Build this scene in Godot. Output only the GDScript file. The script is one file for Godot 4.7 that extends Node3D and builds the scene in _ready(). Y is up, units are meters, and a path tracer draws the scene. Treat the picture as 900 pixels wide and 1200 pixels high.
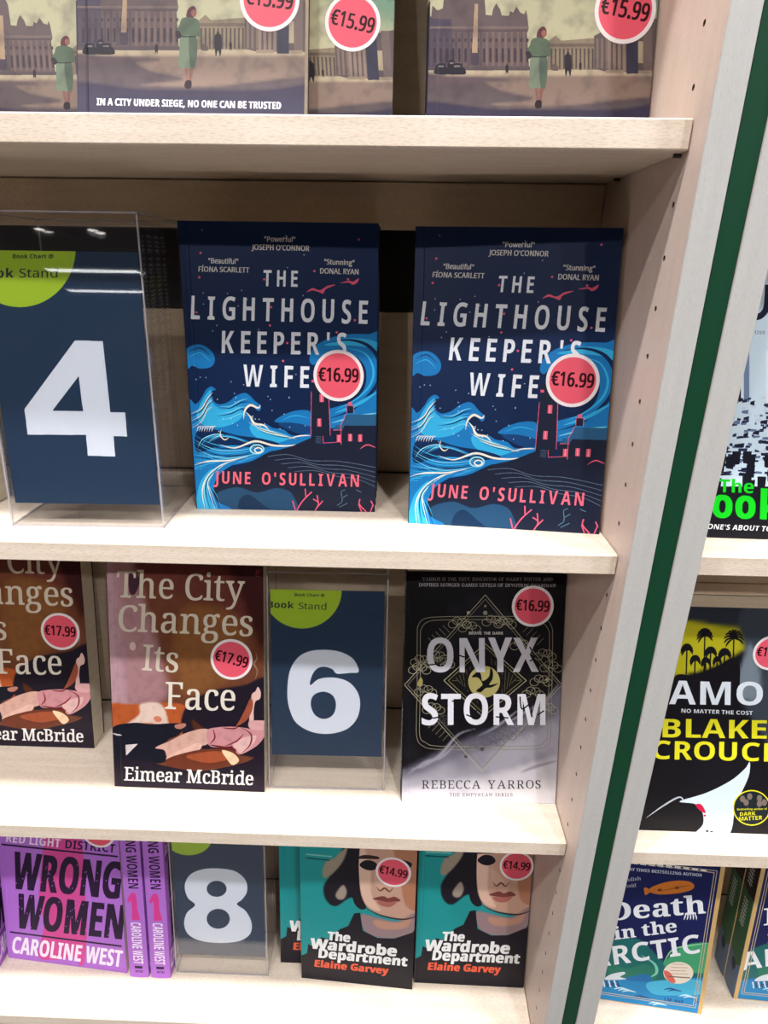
extends Node3D
# A bookshop wall: two pale wood bookcases side by side, paperbacks facing out, clear acrylic chart stands with numbers.
# x = 0 is the inner face of the upright between the bookcases, y = 0 the top of the second shelf, z = 0 the front of the upright.

const EYE := Vector3(-0.1746, 0.2078, 0.4152)
const YAW := -0.0218
const PITCH := 0.3834
const ROLL := 0.0145
const FOCAL := 717.78                       # in pixels of the 900 x 1200 frame
const CEILING_Y := 2.1
const FLOOR_Y := -1.35
const KEY_ENERGY := 4.2
const AISLE_ENERGY := 2.6
const ROW_ENERGY := 5.0
const PAIR_ENERGY := 1.0
const EXPOSURE := 0.74

const S1 := 0.2924
const S2 := 0.0
const S3 := -0.3141
const S4 := -0.6306
const BOARD := 0.0171

var right_axis: Vector3
var up_axis: Vector3
var forward_axis: Vector3
var M := {}
var fonts := {}
var glyphs := {}
var taken := {}

func _ready() -> void:
	set_camera()
	set_environment()
	make_materials()
	build_room()
	build_lamps()
	build_bookcases()
	build_stands()
	build_books()

# ---------------------------------------------------------------- camera, sky, light
func set_camera() -> void:
	forward_axis = Vector3(sin(YAW) * cos(PITCH), -sin(PITCH), -cos(YAW) * cos(PITCH))
	var r := Vector3(cos(YAW), 0, sin(YAW))
	var u := r.cross(forward_axis)
	right_axis = r * cos(ROLL) + u * sin(ROLL)
	up_axis = -r * sin(ROLL) + u * cos(ROLL)
	var cam := Camera3D.new()
	cam.name = "camera"
	add_child(cam)
	cam.transform = Transform3D(Basis(right_axis, up_axis, -forward_axis), EYE)
	cam.fov = rad_to_deg(2.0 * atan(600.0 / FOCAL))
	cam.near = 0.02
	cam.current = true

func set_environment() -> void:
	var we := WorldEnvironment.new()
	we.name = "world_environment"
	var e := Environment.new()
	e.background_mode = Environment.BG_COLOR
	e.background_color = Color(0, 0, 0)
	e.tonemap_mode = Environment.TONE_MAPPER_LINEAR
	e.tonemap_exposure = EXPOSURE
	e.sdfgi_enabled = true
	e.ssao_enabled = true
	e.ssil_enabled = true
	we.environment = e
	add_child(we)

# photo pixel (900 x 1200) to a ray, a point to a photo pixel
func ray_of(p: Vector2) -> Vector3:
	return forward_axis + right_axis * (p.x - 450.0) / FOCAL - up_axis * (p.y - 600.0) / FOCAL

func pixel_of(v: Vector3) -> Vector2:
	var d := v - EYE
	var z := d.dot(forward_axis)
	return Vector2(450.0 + FOCAL * d.dot(right_axis) / z, 600.0 - FOCAL * d.dot(up_axis) / z)

# ---------------------------------------------------------------- naming helpers
func numbered(n: String) -> String:
	if not taken.has(n):
		taken[n] = 0
		return n
	taken[n] += 1
	return "%s_%03d" % [n, taken[n]]

func thing(called: String, label: String, category: String, at := Vector3.ZERO, group := "") -> Node3D:
	var o := Node3D.new()
	o.name = numbered(called)
	add_child(o)
	o.position = at
	o.set_meta("label", label)
	o.set_meta("category", category)
	if group != "":
		o.set_meta("group", group)
	return o

func part(called: String, mesh: Mesh, mat: Material, parent: Node, at := Vector3.ZERO) -> MeshInstance3D:
	var o := MeshInstance3D.new()
	o.name = called
	o.mesh = mesh
	o.material_override = mat
	o.position = at
	o.cast_shadow = GeometryInstance3D.SHADOW_CASTING_SETTING_ON
	parent.add_child(o, true)
	return o

func structure(called: String, mesh: Mesh, mat: Material, at: Vector3, label: String) -> MeshInstance3D:
	var o := part(called, mesh, mat, self, at)
	o.set_meta("kind", "structure")
	o.set_meta("label", label)
	o.set_meta("category", "room")
	return o

# ---------------------------------------------------------------- mesh helpers
func tri(st: SurfaceTool, a: Vector3, b: Vector3, c: Vector3, out: Vector3, ua := Vector2.ZERO, ub := Vector2.ZERO, uc := Vector2.ZERO) -> void:
	var n := (b - a).cross(c - a)
	if n.length_squared() < 1e-18:
		return
	if n.dot(out) > 0.0:                      # front faces run clockwise
		var t := b
		b = c
		c = t
		var tu := ub
		ub = uc
		uc = tu
		n = -n
	n = -n.normalized()
	for k in 3:
		st.set_normal(n)
		st.set_uv([ua, ub, uc][k])
		st.add_vertex([a, b, c][k])

func quad(st: SurfaceTool, a: Vector3, b: Vector3, c: Vector3, d: Vector3, out: Vector3, uv := []) -> void:
	if uv.is_empty():
		uv = [Vector2.ZERO, Vector2.ZERO, Vector2.ZERO, Vector2.ZERO]
	tri(st, a, b, c, out, uv[0], uv[1], uv[2])
	tri(st, a, c, d, out, uv[0], uv[2], uv[3])

func begin() -> SurfaceTool:
	var st := SurfaceTool.new()
	st.begin(Mesh.PRIMITIVE_TRIANGLES)
	return st

# a box with chamfered edges, centred on its origin
func chamfer_box(size: Vector3, c: float) -> ArrayMesh:
	var st := begin()
	var h := size / 2.0
	for a in 3:
		var b := (a + 1) % 3
		var d := (a + 2) % 3
		for s in [-1.0, 1.0]:
			var p := []
			for k in [[-1.0, -1.0], [1.0, -1.0], [1.0, 1.0], [-1.0, 1.0]]:
				var v := Vector3.ZERO
				v[a] = s * h[a]
				v[b] = k[0] * (h[b] - c)
				v[d] = k[1] * (h[d] - c)
				p.append(v)
			var n := Vector3.ZERO
			n[a] = s
			quad(st, p[0], p[1], p[2], p[3], n)
		for sb in [-1.0, 1.0]:
			for sd in [-1.0, 1.0]:
				var e := []
				for k in [[-1.0, 0], [1.0, 0], [1.0, 1], [-1.0, 1]]:
					var v := Vector3.ZERO
					v[a] = k[0] * (h[a] - c)
					v[b] = sb * (h[b] - (c if k[1] == 1 else 0.0))
					v[d] = sd * (h[d] - (0.0 if k[1] == 1 else c))
					e.append(v)
				var n := Vector3.ZERO
				n[b] = sb
				n[d] = sd
				quad(st, e[0], e[1], e[2], e[3], n)
	for sx in [-1.0, 1.0]:
		for sy in [-1.0, 1.0]:
			for sz in [-1.0, 1.0]:
				tri(st, Vector3(sx * h.x, sy * (h.y - c), sz * (h.z - c)), Vector3(sx * (h.x - c), sy * h.y, sz * (h.z - c)), Vector3(sx * (h.x - c), sy * (h.y - c), sz * h.z), Vector3(sx, sy, sz))
	return st.commit()

# a slanted block: corner o, edges ex, ey, ez; the face away from ez (at o) carries the 0..1 texture
func slab(st: SurfaceTool, o: Vector3, ex: Vector3, ey: Vector3, ez: Vector3) -> void:
	var mid := o + (ex + ey + ez) / 2.0
	var uv := [Vector2(0, 1), Vector2(1, 1), Vector2(1, 0), Vector2(0, 0)]
	quad(st, o, o + ex, o + ex + ey, o + ey, o + (ex + ey) / 2.0 - mid, uv)
	quad(st, o + ez, o + ex + ez, o + ex + ey + ez, o + ey + ez, (o + ez + (ex + ey) / 2.0) - mid, uv)
	quad(st, o, o + ez, o + ez + ey, o + ey, o + (ez + ey) / 2.0 - mid, [Vector2(0, 1), Vector2(0, 1), Vector2(0, 0), Vector2(0, 0)])
	quad(st, o + ex, o + ex + ez, o + ex + ez + ey, o + ex + ey, o + ex + (ez + ey) / 2.0 - mid, [Vector2(1, 1), Vector2(1, 1), Vector2(1, 0), Vector2(1, 0)])
	quad(st, o, o + ex, o + ex + ez, o + ez, o + (ex + ez) / 2.0 - mid, [Vector2(0, 1), Vector2(1, 1), Vector2(1, 1), Vector2(0, 1)])
	quad(st, o + ey, o + ey + ex, o + ey + ex + ez, o + ey + ez, o + ey + (ex + ez) / 2.0 - mid, [Vector2(0, 0), Vector2(1, 0), Vector2(1, 0), Vector2(0, 0)])

func slab_mesh(o: Vector3, ex: Vector3, ey: Vector3, ez: Vector3) -> ArrayMesh:
	var st := begin()
	slab(st, o, ex, ey, ez)
	return st.commit()

# ---------------------------------------------------------------- materials
func plain(c: Color, rough := 0.5, spec := 0.5) -> StandardMaterial3D:
	var m := StandardMaterial3D.new()
	m.albedo_color = c
	m.roughness = rough
	m.metallic_specular = spec
	return m

func wood(along_u: bool, light: Color, dark: Color, sd: int, contrast := 1.0) -> StandardMaterial3D:
	var n := FastNoiseLite.new()
	n.seed = sd
	n.noise_type = FastNoiseLite.TYPE_SIMPLEX_SMOOTH
	n.frequency = 0.11
	n.fractal_octaves = 2
	var fine: Image = n.get_seamless_image(160, 1024, false, false, 0.1, true)
	fine.convert(Image.FORMAT_L8)
	fine.resize(1024, 1024, Image.INTERPOLATE_CUBIC)
	n.seed = sd + 5
	n.frequency = 0.02
	var broad: Image = n.get_seamless_image(48, 512, false, false, 0.1, true)
	broad.convert(Image.FORMAT_L8)
	broad.resize(1024, 1024, Image.INTERPOLATE_CUBIC)
	var a := fine.get_data()
	var b := broad.get_data()
	var out := PackedByteArray()
	out.resize(1024 * 1024 * 3)
	var lut := []
	for k in 256:
		lut.append(light.lerp(dark, k / 255.0))
	for i in 1024 * 1024:
		var f := a[i] / 255.0
		f = clampf((f - 0.5) * 2.6, 0.0, 1.0)
		var w := clampf((0.62 * f + 0.38 * b[i] / 255.0) * contrast, 0.0, 1.0)
		var c: Color = lut[int(w * 255.0)]
		out[i * 3] = int(c.r * 255.0)
		out[i * 3 + 1] = int(c.g * 255.0)
		out[i * 3 + 2] = int(c.b * 255.0)
	var im := Image.create_from_data(1024, 1024, false, Image.FORMAT_RGB8, out)
	if not along_u:
		im.rotate_90(CLOCKWISE)
	var m := StandardMaterial3D.new()
	m.albedo_texture = ImageTexture.create_from_image(im)
	m.roughness = 0.42
	m.metallic_specular = 0.4
	m.uv1_triplanar = true
	m.uv1_world_triplanar = true
	m.uv1_scale = Vector3.ONE * 9.0
	return m

func make_materials() -> void:
	M.shelf = wood(true, Color8(230, 217, 200), Color8(200, 183, 162), 11)
	M.side = wood(false, Color8(210, 192, 181), Color8(196, 176, 163), 23)
	M.edge = wood(false, Color8(184, 184, 181), Color8(171, 170, 167), 31)
	M.back = wood(true, Color8(218, 198, 172), Color8(192, 170, 142), 47)  # shelf wood toned warmer and darker, some recess shade put into the colour
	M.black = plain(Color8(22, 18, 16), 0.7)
	M.pin = plain(Color8(52, 40, 34), 0.4)
	M.hole = plain(Color8(86, 64, 50), 0.8)
	M.green = plain(Color8(13, 60, 38), 0.55, 0.3)
	M.pages = wood(true, Color8(232, 222, 202), Color8(206, 192, 166), 61)
	M.ceiling = plain(Color8(104, 104, 106), 0.9)
	M.wall = plain(Color8(112, 108, 106), 0.9)
	M.floor = plain(Color8(96, 92, 90), 0.5)
	M.card_white = plain(Color8(232, 232, 230), 0.6)
	var g := StandardMaterial3D.new()
	g.albedo_color = Color(0.6, 0.6, 0.62, 0.02)
	g.transparency = BaseMaterial3D.TRANSPARENCY_ALPHA
	g.roughness = 0.02
	g.metallic_specular = 0.5
	M.acrylic = g
	var ae := StandardMaterial3D.new()
	ae.albedo_color = Color(0.72, 0.70, 0.72, 0.55)
	ae.transparency = BaseMaterial3D.TRANSPARENCY_ALPHA
	ae.roughness = 0.05
	M.acrylic_edge = ae
	var glow := StandardMaterial3D.new()
	glow.albedo_color = Color(1, 1, 1)
	glow.emission_enabled = true
	glow.emission = Color(1.0, 0.97, 0.93)
	glow.emission_energy_multiplier = 14.0
	M.glow = glow
	var pg := glow.duplicate()
	pg.emission_energy_multiplier = 3.0
	M.panel_glow = pg
	M.ring = plain(Color8(235, 235, 235), 0.4)

# ---------------------------------------------------------------- the shop around
func build_room() -> void:
	var h := CEILING_Y - FLOOR_Y
	var my := (CEILING_Y + FLOOR_Y) / 2.0
	structure("floor", chamfer_box(Vector3(10.2, 0.1, 13.2), 0.002), M.floor, Vector3(-1.7, FLOOR_Y - 0.05, 6.1), "dark grey shop floor in front of the bookcases")
	structure("ceiling", chamfer_box(Vector3(10.2, 0.1, 13.2), 0.002), M.ceiling, Vector3(-1.7, CEILING_Y + 0.05, 6.1), "grey shop ceiling holding the downlights")
	structure("wall_back", chamfer_box(Vector3(10.2, h, 0.1), 0.002), M.wall, Vector3(-1.7, my, -0.35), "plain wall behind the bookcases")
	structure("wall_front", chamfer_box(Vector3(10.2, h, 0.1), 0.002), M.wall, Vector3(-1.7, my, 12.65), "plain wall across the shop floor")
	structure("wall_left", chamfer_box(Vector3(0.1, h, 12.9), 0.002), M.wall, Vector3(-6.75, my, 6.15), "plain side wall beyond the numbered stands")
	structure("wall_right", chamfer_box(Vector3(0.1, h, 12.9), 0.002), M.wall, Vector3(3.35, my, 6.15), "plain side wall beyond the green strip")

func disc_mesh(r: float, height: float, seg := 32) -> CylinderMesh:
	var c := CylinderMesh.new()
	c.top_radius = r
	c.bottom_radius = r
	c.height = height
	c.radial_segments = seg
	c.rings = 1
	return c

func build_lamps() -> void:
	var ring := TorusMesh.new()
	ring.inner_radius = 0.056
	ring.outer_radius = 0.072
	ring.rings = 40
	ring.ring_segments = 10
	var disc := disc_mesh(0.056, 0.006)
	for row in [[0.37, KEY_ENERGY, "right above the bookcase fronts", [-1.35, -0.45, 0.45, 1.35]], [1.16, AISLE_ENERGY, "over the aisle", [-1.5, -0.75, 0.35, 1.1]], [3.3, ROW_ENERGY, "in the middle of the shop ceiling", [-1.75, -1.2, 0.95, 1.5]], [7.25, PAIR_ENERGY, "in a close pair over the far shop floor", [-4.18, -3.55]]]:
		for x in row[3]:
			var t := thing("downlight", "round white ceiling downlight " + row[2], "lamp", Vector3(x, CEILING_Y, row[0]), "downlights " + row[2])
			part("trim_ring", ring, M.ring, t, Vector3(0, -0.004, 0))
			part("diffuser", disc, M.glow, t, Vector3(0, -0.003, 0))
			var s := SpotLight3D.new()
			s.name = "light"
			t.add_child(s)
			s.position = Vector3(0, -0.02, 0)
			s.rotation.x = -PI / 2.0
			s.light_color = Color(1.0, 0.985, 0.985)
			s.light_energy = row[1]
			s.light_size = 0.055
			s.spot_range = 9.0
			s.spot_attenuation = 2.0
			s.spot_angle = 78.0
			s.spot_angle_attenuation = 0.6
			s.shadow_enabled = true
	for z in [9.5, 11.3]:
		var p := thing("ceiling_panel", "long flat ceiling light panel %s the far end of the shop" % ["before", "at"][int(z > 10.0)], "lamp", Vector3(-4.55 if z < 10.0 else -5.1, CEILING_Y, z), "")
		part("frame", chamfer_box(Vector3(1.46, 0.02, 0.26), 0.003), M.ring, p, Vector3(0, -0.01, 0))
		part("diffuser", chamfer_box(Vector3(1.4, 0.004, 0.2), 0.001), M.panel_glow, p, Vector3(0, -0.0225, 0))
		var al := AreaLight3D.new()
		al.name = "light"
		p.add_child(al)
		al.position = Vector3(0, -0.03, 0)
		al.rotation.x = -PI / 2.0
		al.area_size = Vector2(1.4, 0.2)
		al.light_color = Color(0.97, 0.99, 1.0)
		al.light_energy = 1.0
		al.shadow_enabled = true

# ---------------------------------------------------------------- bookcases
func side_panel(root: Node3D, x0: float, x1: float, holes_left: bool, holes_right: bool, seen: bool) -> void:
	var y0 := FLOOR_Y
	var y1 := 1.0
	var z0 := -0.222
	var z1 := -0.0012
	var b := CSGBox3D.new()
	b.name = "side_panel"
	b.size = Vector3(x1 - x0, y1 - y0, z1 - z0)
	b.material = M.side
	root.add_child(b, true)
	b.position = Vector3((x0 + x1) / 2.0, (y0 + y1) / 2.0, (z0 + z1) / 2.0) - root.position
	if seen:
		for k in range(-7, 32):
			for z in [-0.0316]:
				for sd in [-1, 1]:
					if (sd == -1 and not holes_left) or (sd == 1 and not holes_right):
						continue
					var c := CSGCylinder3D.new()
					c.name = "peg_hole"
					c.radius = 0.0019
					c.height = 0.012
					c.sides = 10
					c.operation = CSGShape3D.OPERATION_SUBTRACTION
					c.material = M.hole
					b.add_child(c, true)
					c.rotation.z = PI / 2.0
					c.position = Vector3(sd * (x1 - x0) / 2.0, 0.3424 - 0.032 * k - (y0 + y1) / 2.0, z - (z0 + z1) / 2.0)
	part("edge_band", chamfer_box(Vector3(x1 - x0, y1 - y0, 0.0016), 0.0006), M.edge, root, Vector3((x0 + x1) / 2.0, (y0 + y1) / 2.0, -0.0008) - root.position)

func shelf_board(root: Node3D, x0: float, x1: float, top: float, front: float) -> void:
	var back := -0.2125
	var s := part("shelf", chamfer_box(Vector3(x1 - x0, BOARD, front - 0.001 - back), 0.0006), M.shelf, root, Vector3((x0 + x1) / 2.0, top - BOARD / 2.0, (front - 0.001 + back) / 2.0) - root.position)
	part("edge_band", chamfer_box(Vector3(x1 - x0, BOARD, 0.0022), 0.0009), M.shelf, s, Vector3(0, 0, (front - 0.0011) - (front - 0.001 + back) / 2.0))
	for x in [x0 + 0.0022, x1 - 0.0022]:
		for z in [-0.0316, -0.148]:
			var pin := part("shelf_pin", disc_mesh(0.0012, 0.0044, 12), M.pin, root, Vector3(x, top - BOARD - 0.0013, z) - root.position)
			pin.rotation.z = PI / 2.0

func back_strip(root: Node3D, x0: float, x1: float, y0: float, y1: float, z := -0.213) -> void:
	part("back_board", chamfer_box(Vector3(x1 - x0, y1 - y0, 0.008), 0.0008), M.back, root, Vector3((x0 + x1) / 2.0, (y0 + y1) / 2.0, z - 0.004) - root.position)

func build_bookcases() -> void:
	var a := thing("bookcase", "pale wood bookcase whose shelves hold the numbered acrylic stands", "bookcase", Vector3(-0.45, FLOOR_Y, -0.1))
	side_panel(a, 0.0, 0.0179, true, false, true)
	side_panel(a, -0.918, -0.90, false, true, true)
	for s in [[0.618, -0.0203], [S1, -0.0203], [S2, -0.0201], [S3, -0.0236], [S4, -0.0268], [-0.945, -0.0268], [1.0, -0.004], [-1.27, -0.004]]:
		shelf_board(a, -0.8993, -0.0007, s[0], s[1])
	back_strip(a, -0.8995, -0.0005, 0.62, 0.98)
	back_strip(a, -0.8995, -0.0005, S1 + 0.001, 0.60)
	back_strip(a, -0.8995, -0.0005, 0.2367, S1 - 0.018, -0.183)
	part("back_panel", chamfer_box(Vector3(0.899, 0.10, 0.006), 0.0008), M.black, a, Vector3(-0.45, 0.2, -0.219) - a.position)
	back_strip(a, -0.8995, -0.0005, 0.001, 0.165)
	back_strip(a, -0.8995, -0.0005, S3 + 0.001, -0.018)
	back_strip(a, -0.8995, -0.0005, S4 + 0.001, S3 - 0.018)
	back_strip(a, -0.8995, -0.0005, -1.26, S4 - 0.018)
	part("plinth", chamfer_box(Vector3(0.898, 0.06, 0.016), 0.001), M.shelf, a, Vector3(-0.45, FLOOR_Y + 0.03, -0.03) - a.position)
	var b := thing("bookcase", "pale wood bookcase beyond the green strip, holding the palm tree and arctic paperbacks", "bookcase", Vector3(0.5, FLOOR_Y, -0.1))
	side_panel(b, 0.0334, 0.0529, false, true, true)
	side_panel(b, 0.952, 0.970, true, false, false)
	for s in [[0.618, -0.0203], [S1, -0.0203], [S2, -0.0226], [S3, -0.0170], [S4, -0.0200], [-0.945, -0.0268], [1.0, -0.004], [-1.27, -0.004]]:
		shelf_board(b, 0.0536, 0.9513, s[0], s[1])
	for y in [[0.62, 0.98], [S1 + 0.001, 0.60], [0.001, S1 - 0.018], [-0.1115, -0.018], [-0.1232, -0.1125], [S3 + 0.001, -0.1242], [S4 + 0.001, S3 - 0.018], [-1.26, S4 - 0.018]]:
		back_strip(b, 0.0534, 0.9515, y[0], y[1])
	part("plinth", chamfer_box(Vector3(0.897, 0.06, 0.016), 0.001), M.shelf, b, Vector3(0.5025, FLOOR_Y + 0.03, -0.03) - b.position)
	var g := part("filler_strip", chamfer_box(Vector3(0.0152, 1.0 - FLOOR_Y, 0.03), 0.0006), M.green, self, Vector3(0.02565, (1.0 + FLOOR_Y) / 2.0, -0.0162))
	g.set_meta("label", "dark green vertical strip between the two bookcases")
	g.set_meta("category", "strip")

# ---------------------------------------------------------------- a small painter for printed covers
class Canvas:
	var im: Image
	var w: int
	var h: int
	var inv: Basis                             # photo pixel to the unit square of the cover
	var x0 := 0.0
	var y0 := 0.0
	var s := 1.0
	var px := 1.0                              # texture pixels per photo pixel
	func _init(ww: int, hh: int, bg: Color) -> void:
		w = ww
		h = hh
		im = Image.create(w, h, false, Image.FORMAT_RGB8)
		im.fill(bg)
	func place(q: Array) -> void:              # top left, top right, bottom right, bottom left in photo pixels
		var d1: Vector2 = q[1] - q[2]
		var d2: Vector2 = q[3] - q[2]
		var d3: Vector2 = q[0] - q[1] + q[2] - q[3]
		var den := d1.x * d2.y - d2.x * d1.y
		var g := (d3.x * d2.y - d2.x * d3.y) / den
		var k := (d1.x * d3.y - d3.x * d1.y) / den
		var a: Vector2 = q[1] - q[0] + g * q[1]
		var b: Vector2 = q[3] - q[0] + k * q[3]
		inv = Basis(Vector3(a.x, a.y, g), Vector3(b.x, b.y, k), Vector3(q[0].x, q[0].y, 1.0)).inverse()
		px = w / (q[1] - q[0]).length()
	func units(uw: float, uh: float) -> void:  # plain units instead of photo pixels
		inv = Basis(Vector3(1.0 / uw, 0, 0), Vector3(0, 1.0 / uh, 0), Vector3(0, 0, 1))
		px = w / uw
		crop(0, 0, 1)
	func crop(cx: float, cy: float, cs: float) -> void:
		x0 = cx
		y0 = cy
		s = cs
	func t(p: Vector2) -> Vector2:
		var v := inv * Vector3(x0 + p.x / s, y0 + p.y / s, 1.0)
		return Vector2(v.x / v.z * w, v.y / v.z * h)
	func fill(p: PackedVector2Array, c: Color) -> void:
		var n := p.size()
		var lo := 1e9
		var hi := -1e9
		for v in p:
			lo = minf(lo, v.y)
			hi = maxf(hi, v.y)
		for y in range(maxi(0, int(floor(lo))), mini(h - 1, int(ceil(hi))) + 1):
			var yc := y + 0.5
			var xs := []
			for i in n:
				var a := p[i]
				var b := p[(i + 1) % n]
				if (a.y <= yc) != (b.y <= yc):
					xs.append(a.x + (yc - a.y) / (b.y - a.y) * (b.x - a.x))
			xs.sort()
			for i in range(0, xs.size() - 1, 2):
				var l := maxi(0, int(ceil(xs[i] - 0.5)))
				var r := mini(w, int(ceil(xs[i + 1] - 0.5)))
				if r > l:
					im.fill_rect(Rect2i(l, y, r - l, 1), c)
	func pts(a: Array) -> PackedVector2Array:
		var r := PackedVector2Array()
		for i in range(0, a.size(), 2):
			r.append(Vector2(a[i], a[i + 1]))
		return r
	func smooth(a: PackedVector2Array, closed: bool) -> PackedVector2Array:
		var n := a.size()
		var r := PackedVector2Array()
		for i in (n if closed else n - 1):
			var p0 := a[(i - 1 + n) % n] if closed else a[maxi(i - 1, 0)]
			var p1 := a[i]
			var p2 := a[(i + 1) % n]
			var p3 := a[(i + 2) % n] if closed else a[mini(i + 2, n - 1)]
			for k in 7:
				var f := k / 7.0
				r.append(0.5 * ((2.0 * p1) + (p2 - p0) * f + (2.0 * p0 - 5.0 * p1 + 4.0 * p2 - p3) * f * f + (3.0 * p1 - p0 - 3.0 * p2 + p3) * f * f * f))
		if not closed:
			r.append(a[n - 1])
		return r
	func mapped(a: PackedVector2Array) -> PackedVector2Array:
		var r := PackedVector2Array()
		for v in a:
			r.append(t(v))
		return r
	func poly(a: Array, c: Color) -> void:
		fill(mapped(pts(a)), c)
	func blob(a: Array, c: Color) -> void:
		fill(mapped(smooth(pts(a), true)), c)
	func rect(xa: float, ya: float, xb: float, yb: float, c: Color) -> void:
		poly([xa, ya, xb, ya, xb, yb, xa, yb], c)
	func oval(cx: float, cy: float, rx: float, ry: float, c: Color, n := 28) -> void:
		var r := PackedVector2Array()
		for k in n:
			r.append(t(Vector2(cx + rx * cos(TAU * k / n), cy + ry * sin(TAU * k / n))))
		fill(r, c)
	func stroke(p: PackedVector2Array, wd: float, c: Color, taper: bool) -> void:
		var m := mapped(p)
		var hw := wd * px / s / 2.0
		var n := m.size()
		for i in n - 1:
			var d := (m[i + 1] - m[i])
			if d.length() < 0.01:
				continue
			var nn := d.normalized().orthogonal()
			var wa := hw * (sin(PI * (i + 0.25) / n) if taper else 1.0)
			var wb := hw * (sin(PI * (i + 1.25) / n) if taper else 1.0)
			var e := d.normalized() * minf(wa, wb) * 0.5
			fill(PackedVector2Array([m[i] + nn * wa - e, m[i + 1] + nn * wb + e, m[i + 1] - nn * wb + e, m[i] - nn * wa - e]), c)
	func line(a: Array, wd: float, c: Color) -> void:
		stroke(pts(a), wd, c, false)
	func curve(a: Array, wd: float, c: Color, taper := true) -> void:
		stroke(smooth(pts(a), false), wd, c, taper)
	func ring(cx: float, cy: float, rx: float, ry: float, wd: float, c: Color) -> void:
		var r := PackedVector2Array()
		for k in 41:
			r.append(Vector2(cx + rx * cos(TAU * k / 40.0), cy + ry * sin(TAU * k / 40.0)))
		stroke(r, wd, c, false)
	func soften(k: int) -> void:
		var n := 1
		while n * 2 <= k:                      # halve again and again, then enlarge smoothly
			im.resize(maxi(2, im.get_width() / 2), maxi(2, im.get_height() / 2), Image.INTERPOLATE_BILINEAR)
			n *= 2
		while im.get_width() * 2 < w:
			im.resize(im.get_width() * 2, im.get_height() * 2, Image.INTERPOLATE_BILINEAR)
		im.resize(w, h, Image.INTERPOLATE_BILINEAR)
	func mottle(sd: int, f: float, dark: Color, strength: float, sx := 1) -> void:   # grain of a printed picture
		var n := FastNoiseLite.new()
		n.seed = sd
		n.frequency = f
		n.fractal_octaves = 3
		var a := n.get_image(200 / sx, 300, false, false, true)
		a.convert(Image.FORMAT_L8)
		var lay := Image.create(200 / sx, 300, false, Image.FORMAT_RGBA8)
		var d := a.get_data()
		var i := 0
		for y in 300:
			for x in 200 / sx:
				var v := clampf((d[i] / 255.0 - 0.45) * 2.0, 0.0, 1.0)
				lay.set_pixel(x, y, Color(dark.r, dark.g, dark.b, v * strength))
				i += 1
		lay.resize(w, h, Image.INTERPOLATE_BILINEAR)
		im.convert(Image.FORMAT_RGBA8)
		im.blend_rect(lay, Rect2i(0, 0, w, h), Vector2i.ZERO)
		im.convert(Image.FORMAT_RGB8)
	func material(rough := 0.4) -> StandardMaterial3D:
		var m := StandardMaterial3D.new()
		m.albedo_texture = ImageTexture.create_from_image(im)
		m.roughness = rough
		m.metallic_specular = 0.3
		m.texture_repeat = false
		return m

func font_of(key: String) -> Font:
	if not fonts.has(key):
		var f := SystemFont.new()
		f.font_names = PackedStringArray(["Droid Serif" if key.begins_with("serif") else "Droid Sans"])
		f.font_weight = 700 if key.contains("bold") else 400
		fonts[key] = f
	return fonts[key]

# triangles of a string, in em-like units: [points, left, right]
func shape_of(s: String, key: String) -> Array:
	var id := key + "|" + s
	if not glyphs.has(id):
		var tm := TextMesh.new()
		tm.font = font_of(key)
		tm.text = s
		tm.font_size = 64
		tm.pixel_size = 0.01
		tm.depth = 0.0
		tm.curve_step = 2.0
		tm.horizontal_alignment = HORIZONTAL_ALIGNMENT_LEFT
		tm.vertical_alignment = VERTICAL_ALIGNMENT_BOTTOM
		var p := PackedVector2Array()
		var lo := 1e9
		var hi := -1e9
		if tm.get_surface_count() > 0:
			var arr := tm.surface_get_arrays(0)
			var v: PackedVector3Array = arr[Mesh.ARRAY_VERTEX]
			var ix = arr[Mesh.ARRAY_INDEX]
			var n: int = ix.size() if ix != null and ix.size() > 0 else v.size()
			for i in n:
				var q: Vector3 = v[ix[i]] if ix != null and ix.size() > 0 else v[i]
				p.append(Vector2(q.x, q.y))
				lo = minf(lo, q.x)
				hi = maxf(hi, q.x)
		glyphs[id] = [p, lo, hi]
	return glyphs[id]

var caps := {}
func cap_of(key: String) -> Vector2:            # baseline and height of a capital H
	if not caps.has(key):
		var p: PackedVector2Array = shape_of("H", key)[0]
		var lo := 1e9
		var hi := -1e9
		for v in p:
			lo = minf(lo, v.y)
			hi = maxf(hi, v.y)
		caps[key] = Vector2(lo, hi - lo)
	return caps[key]

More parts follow.
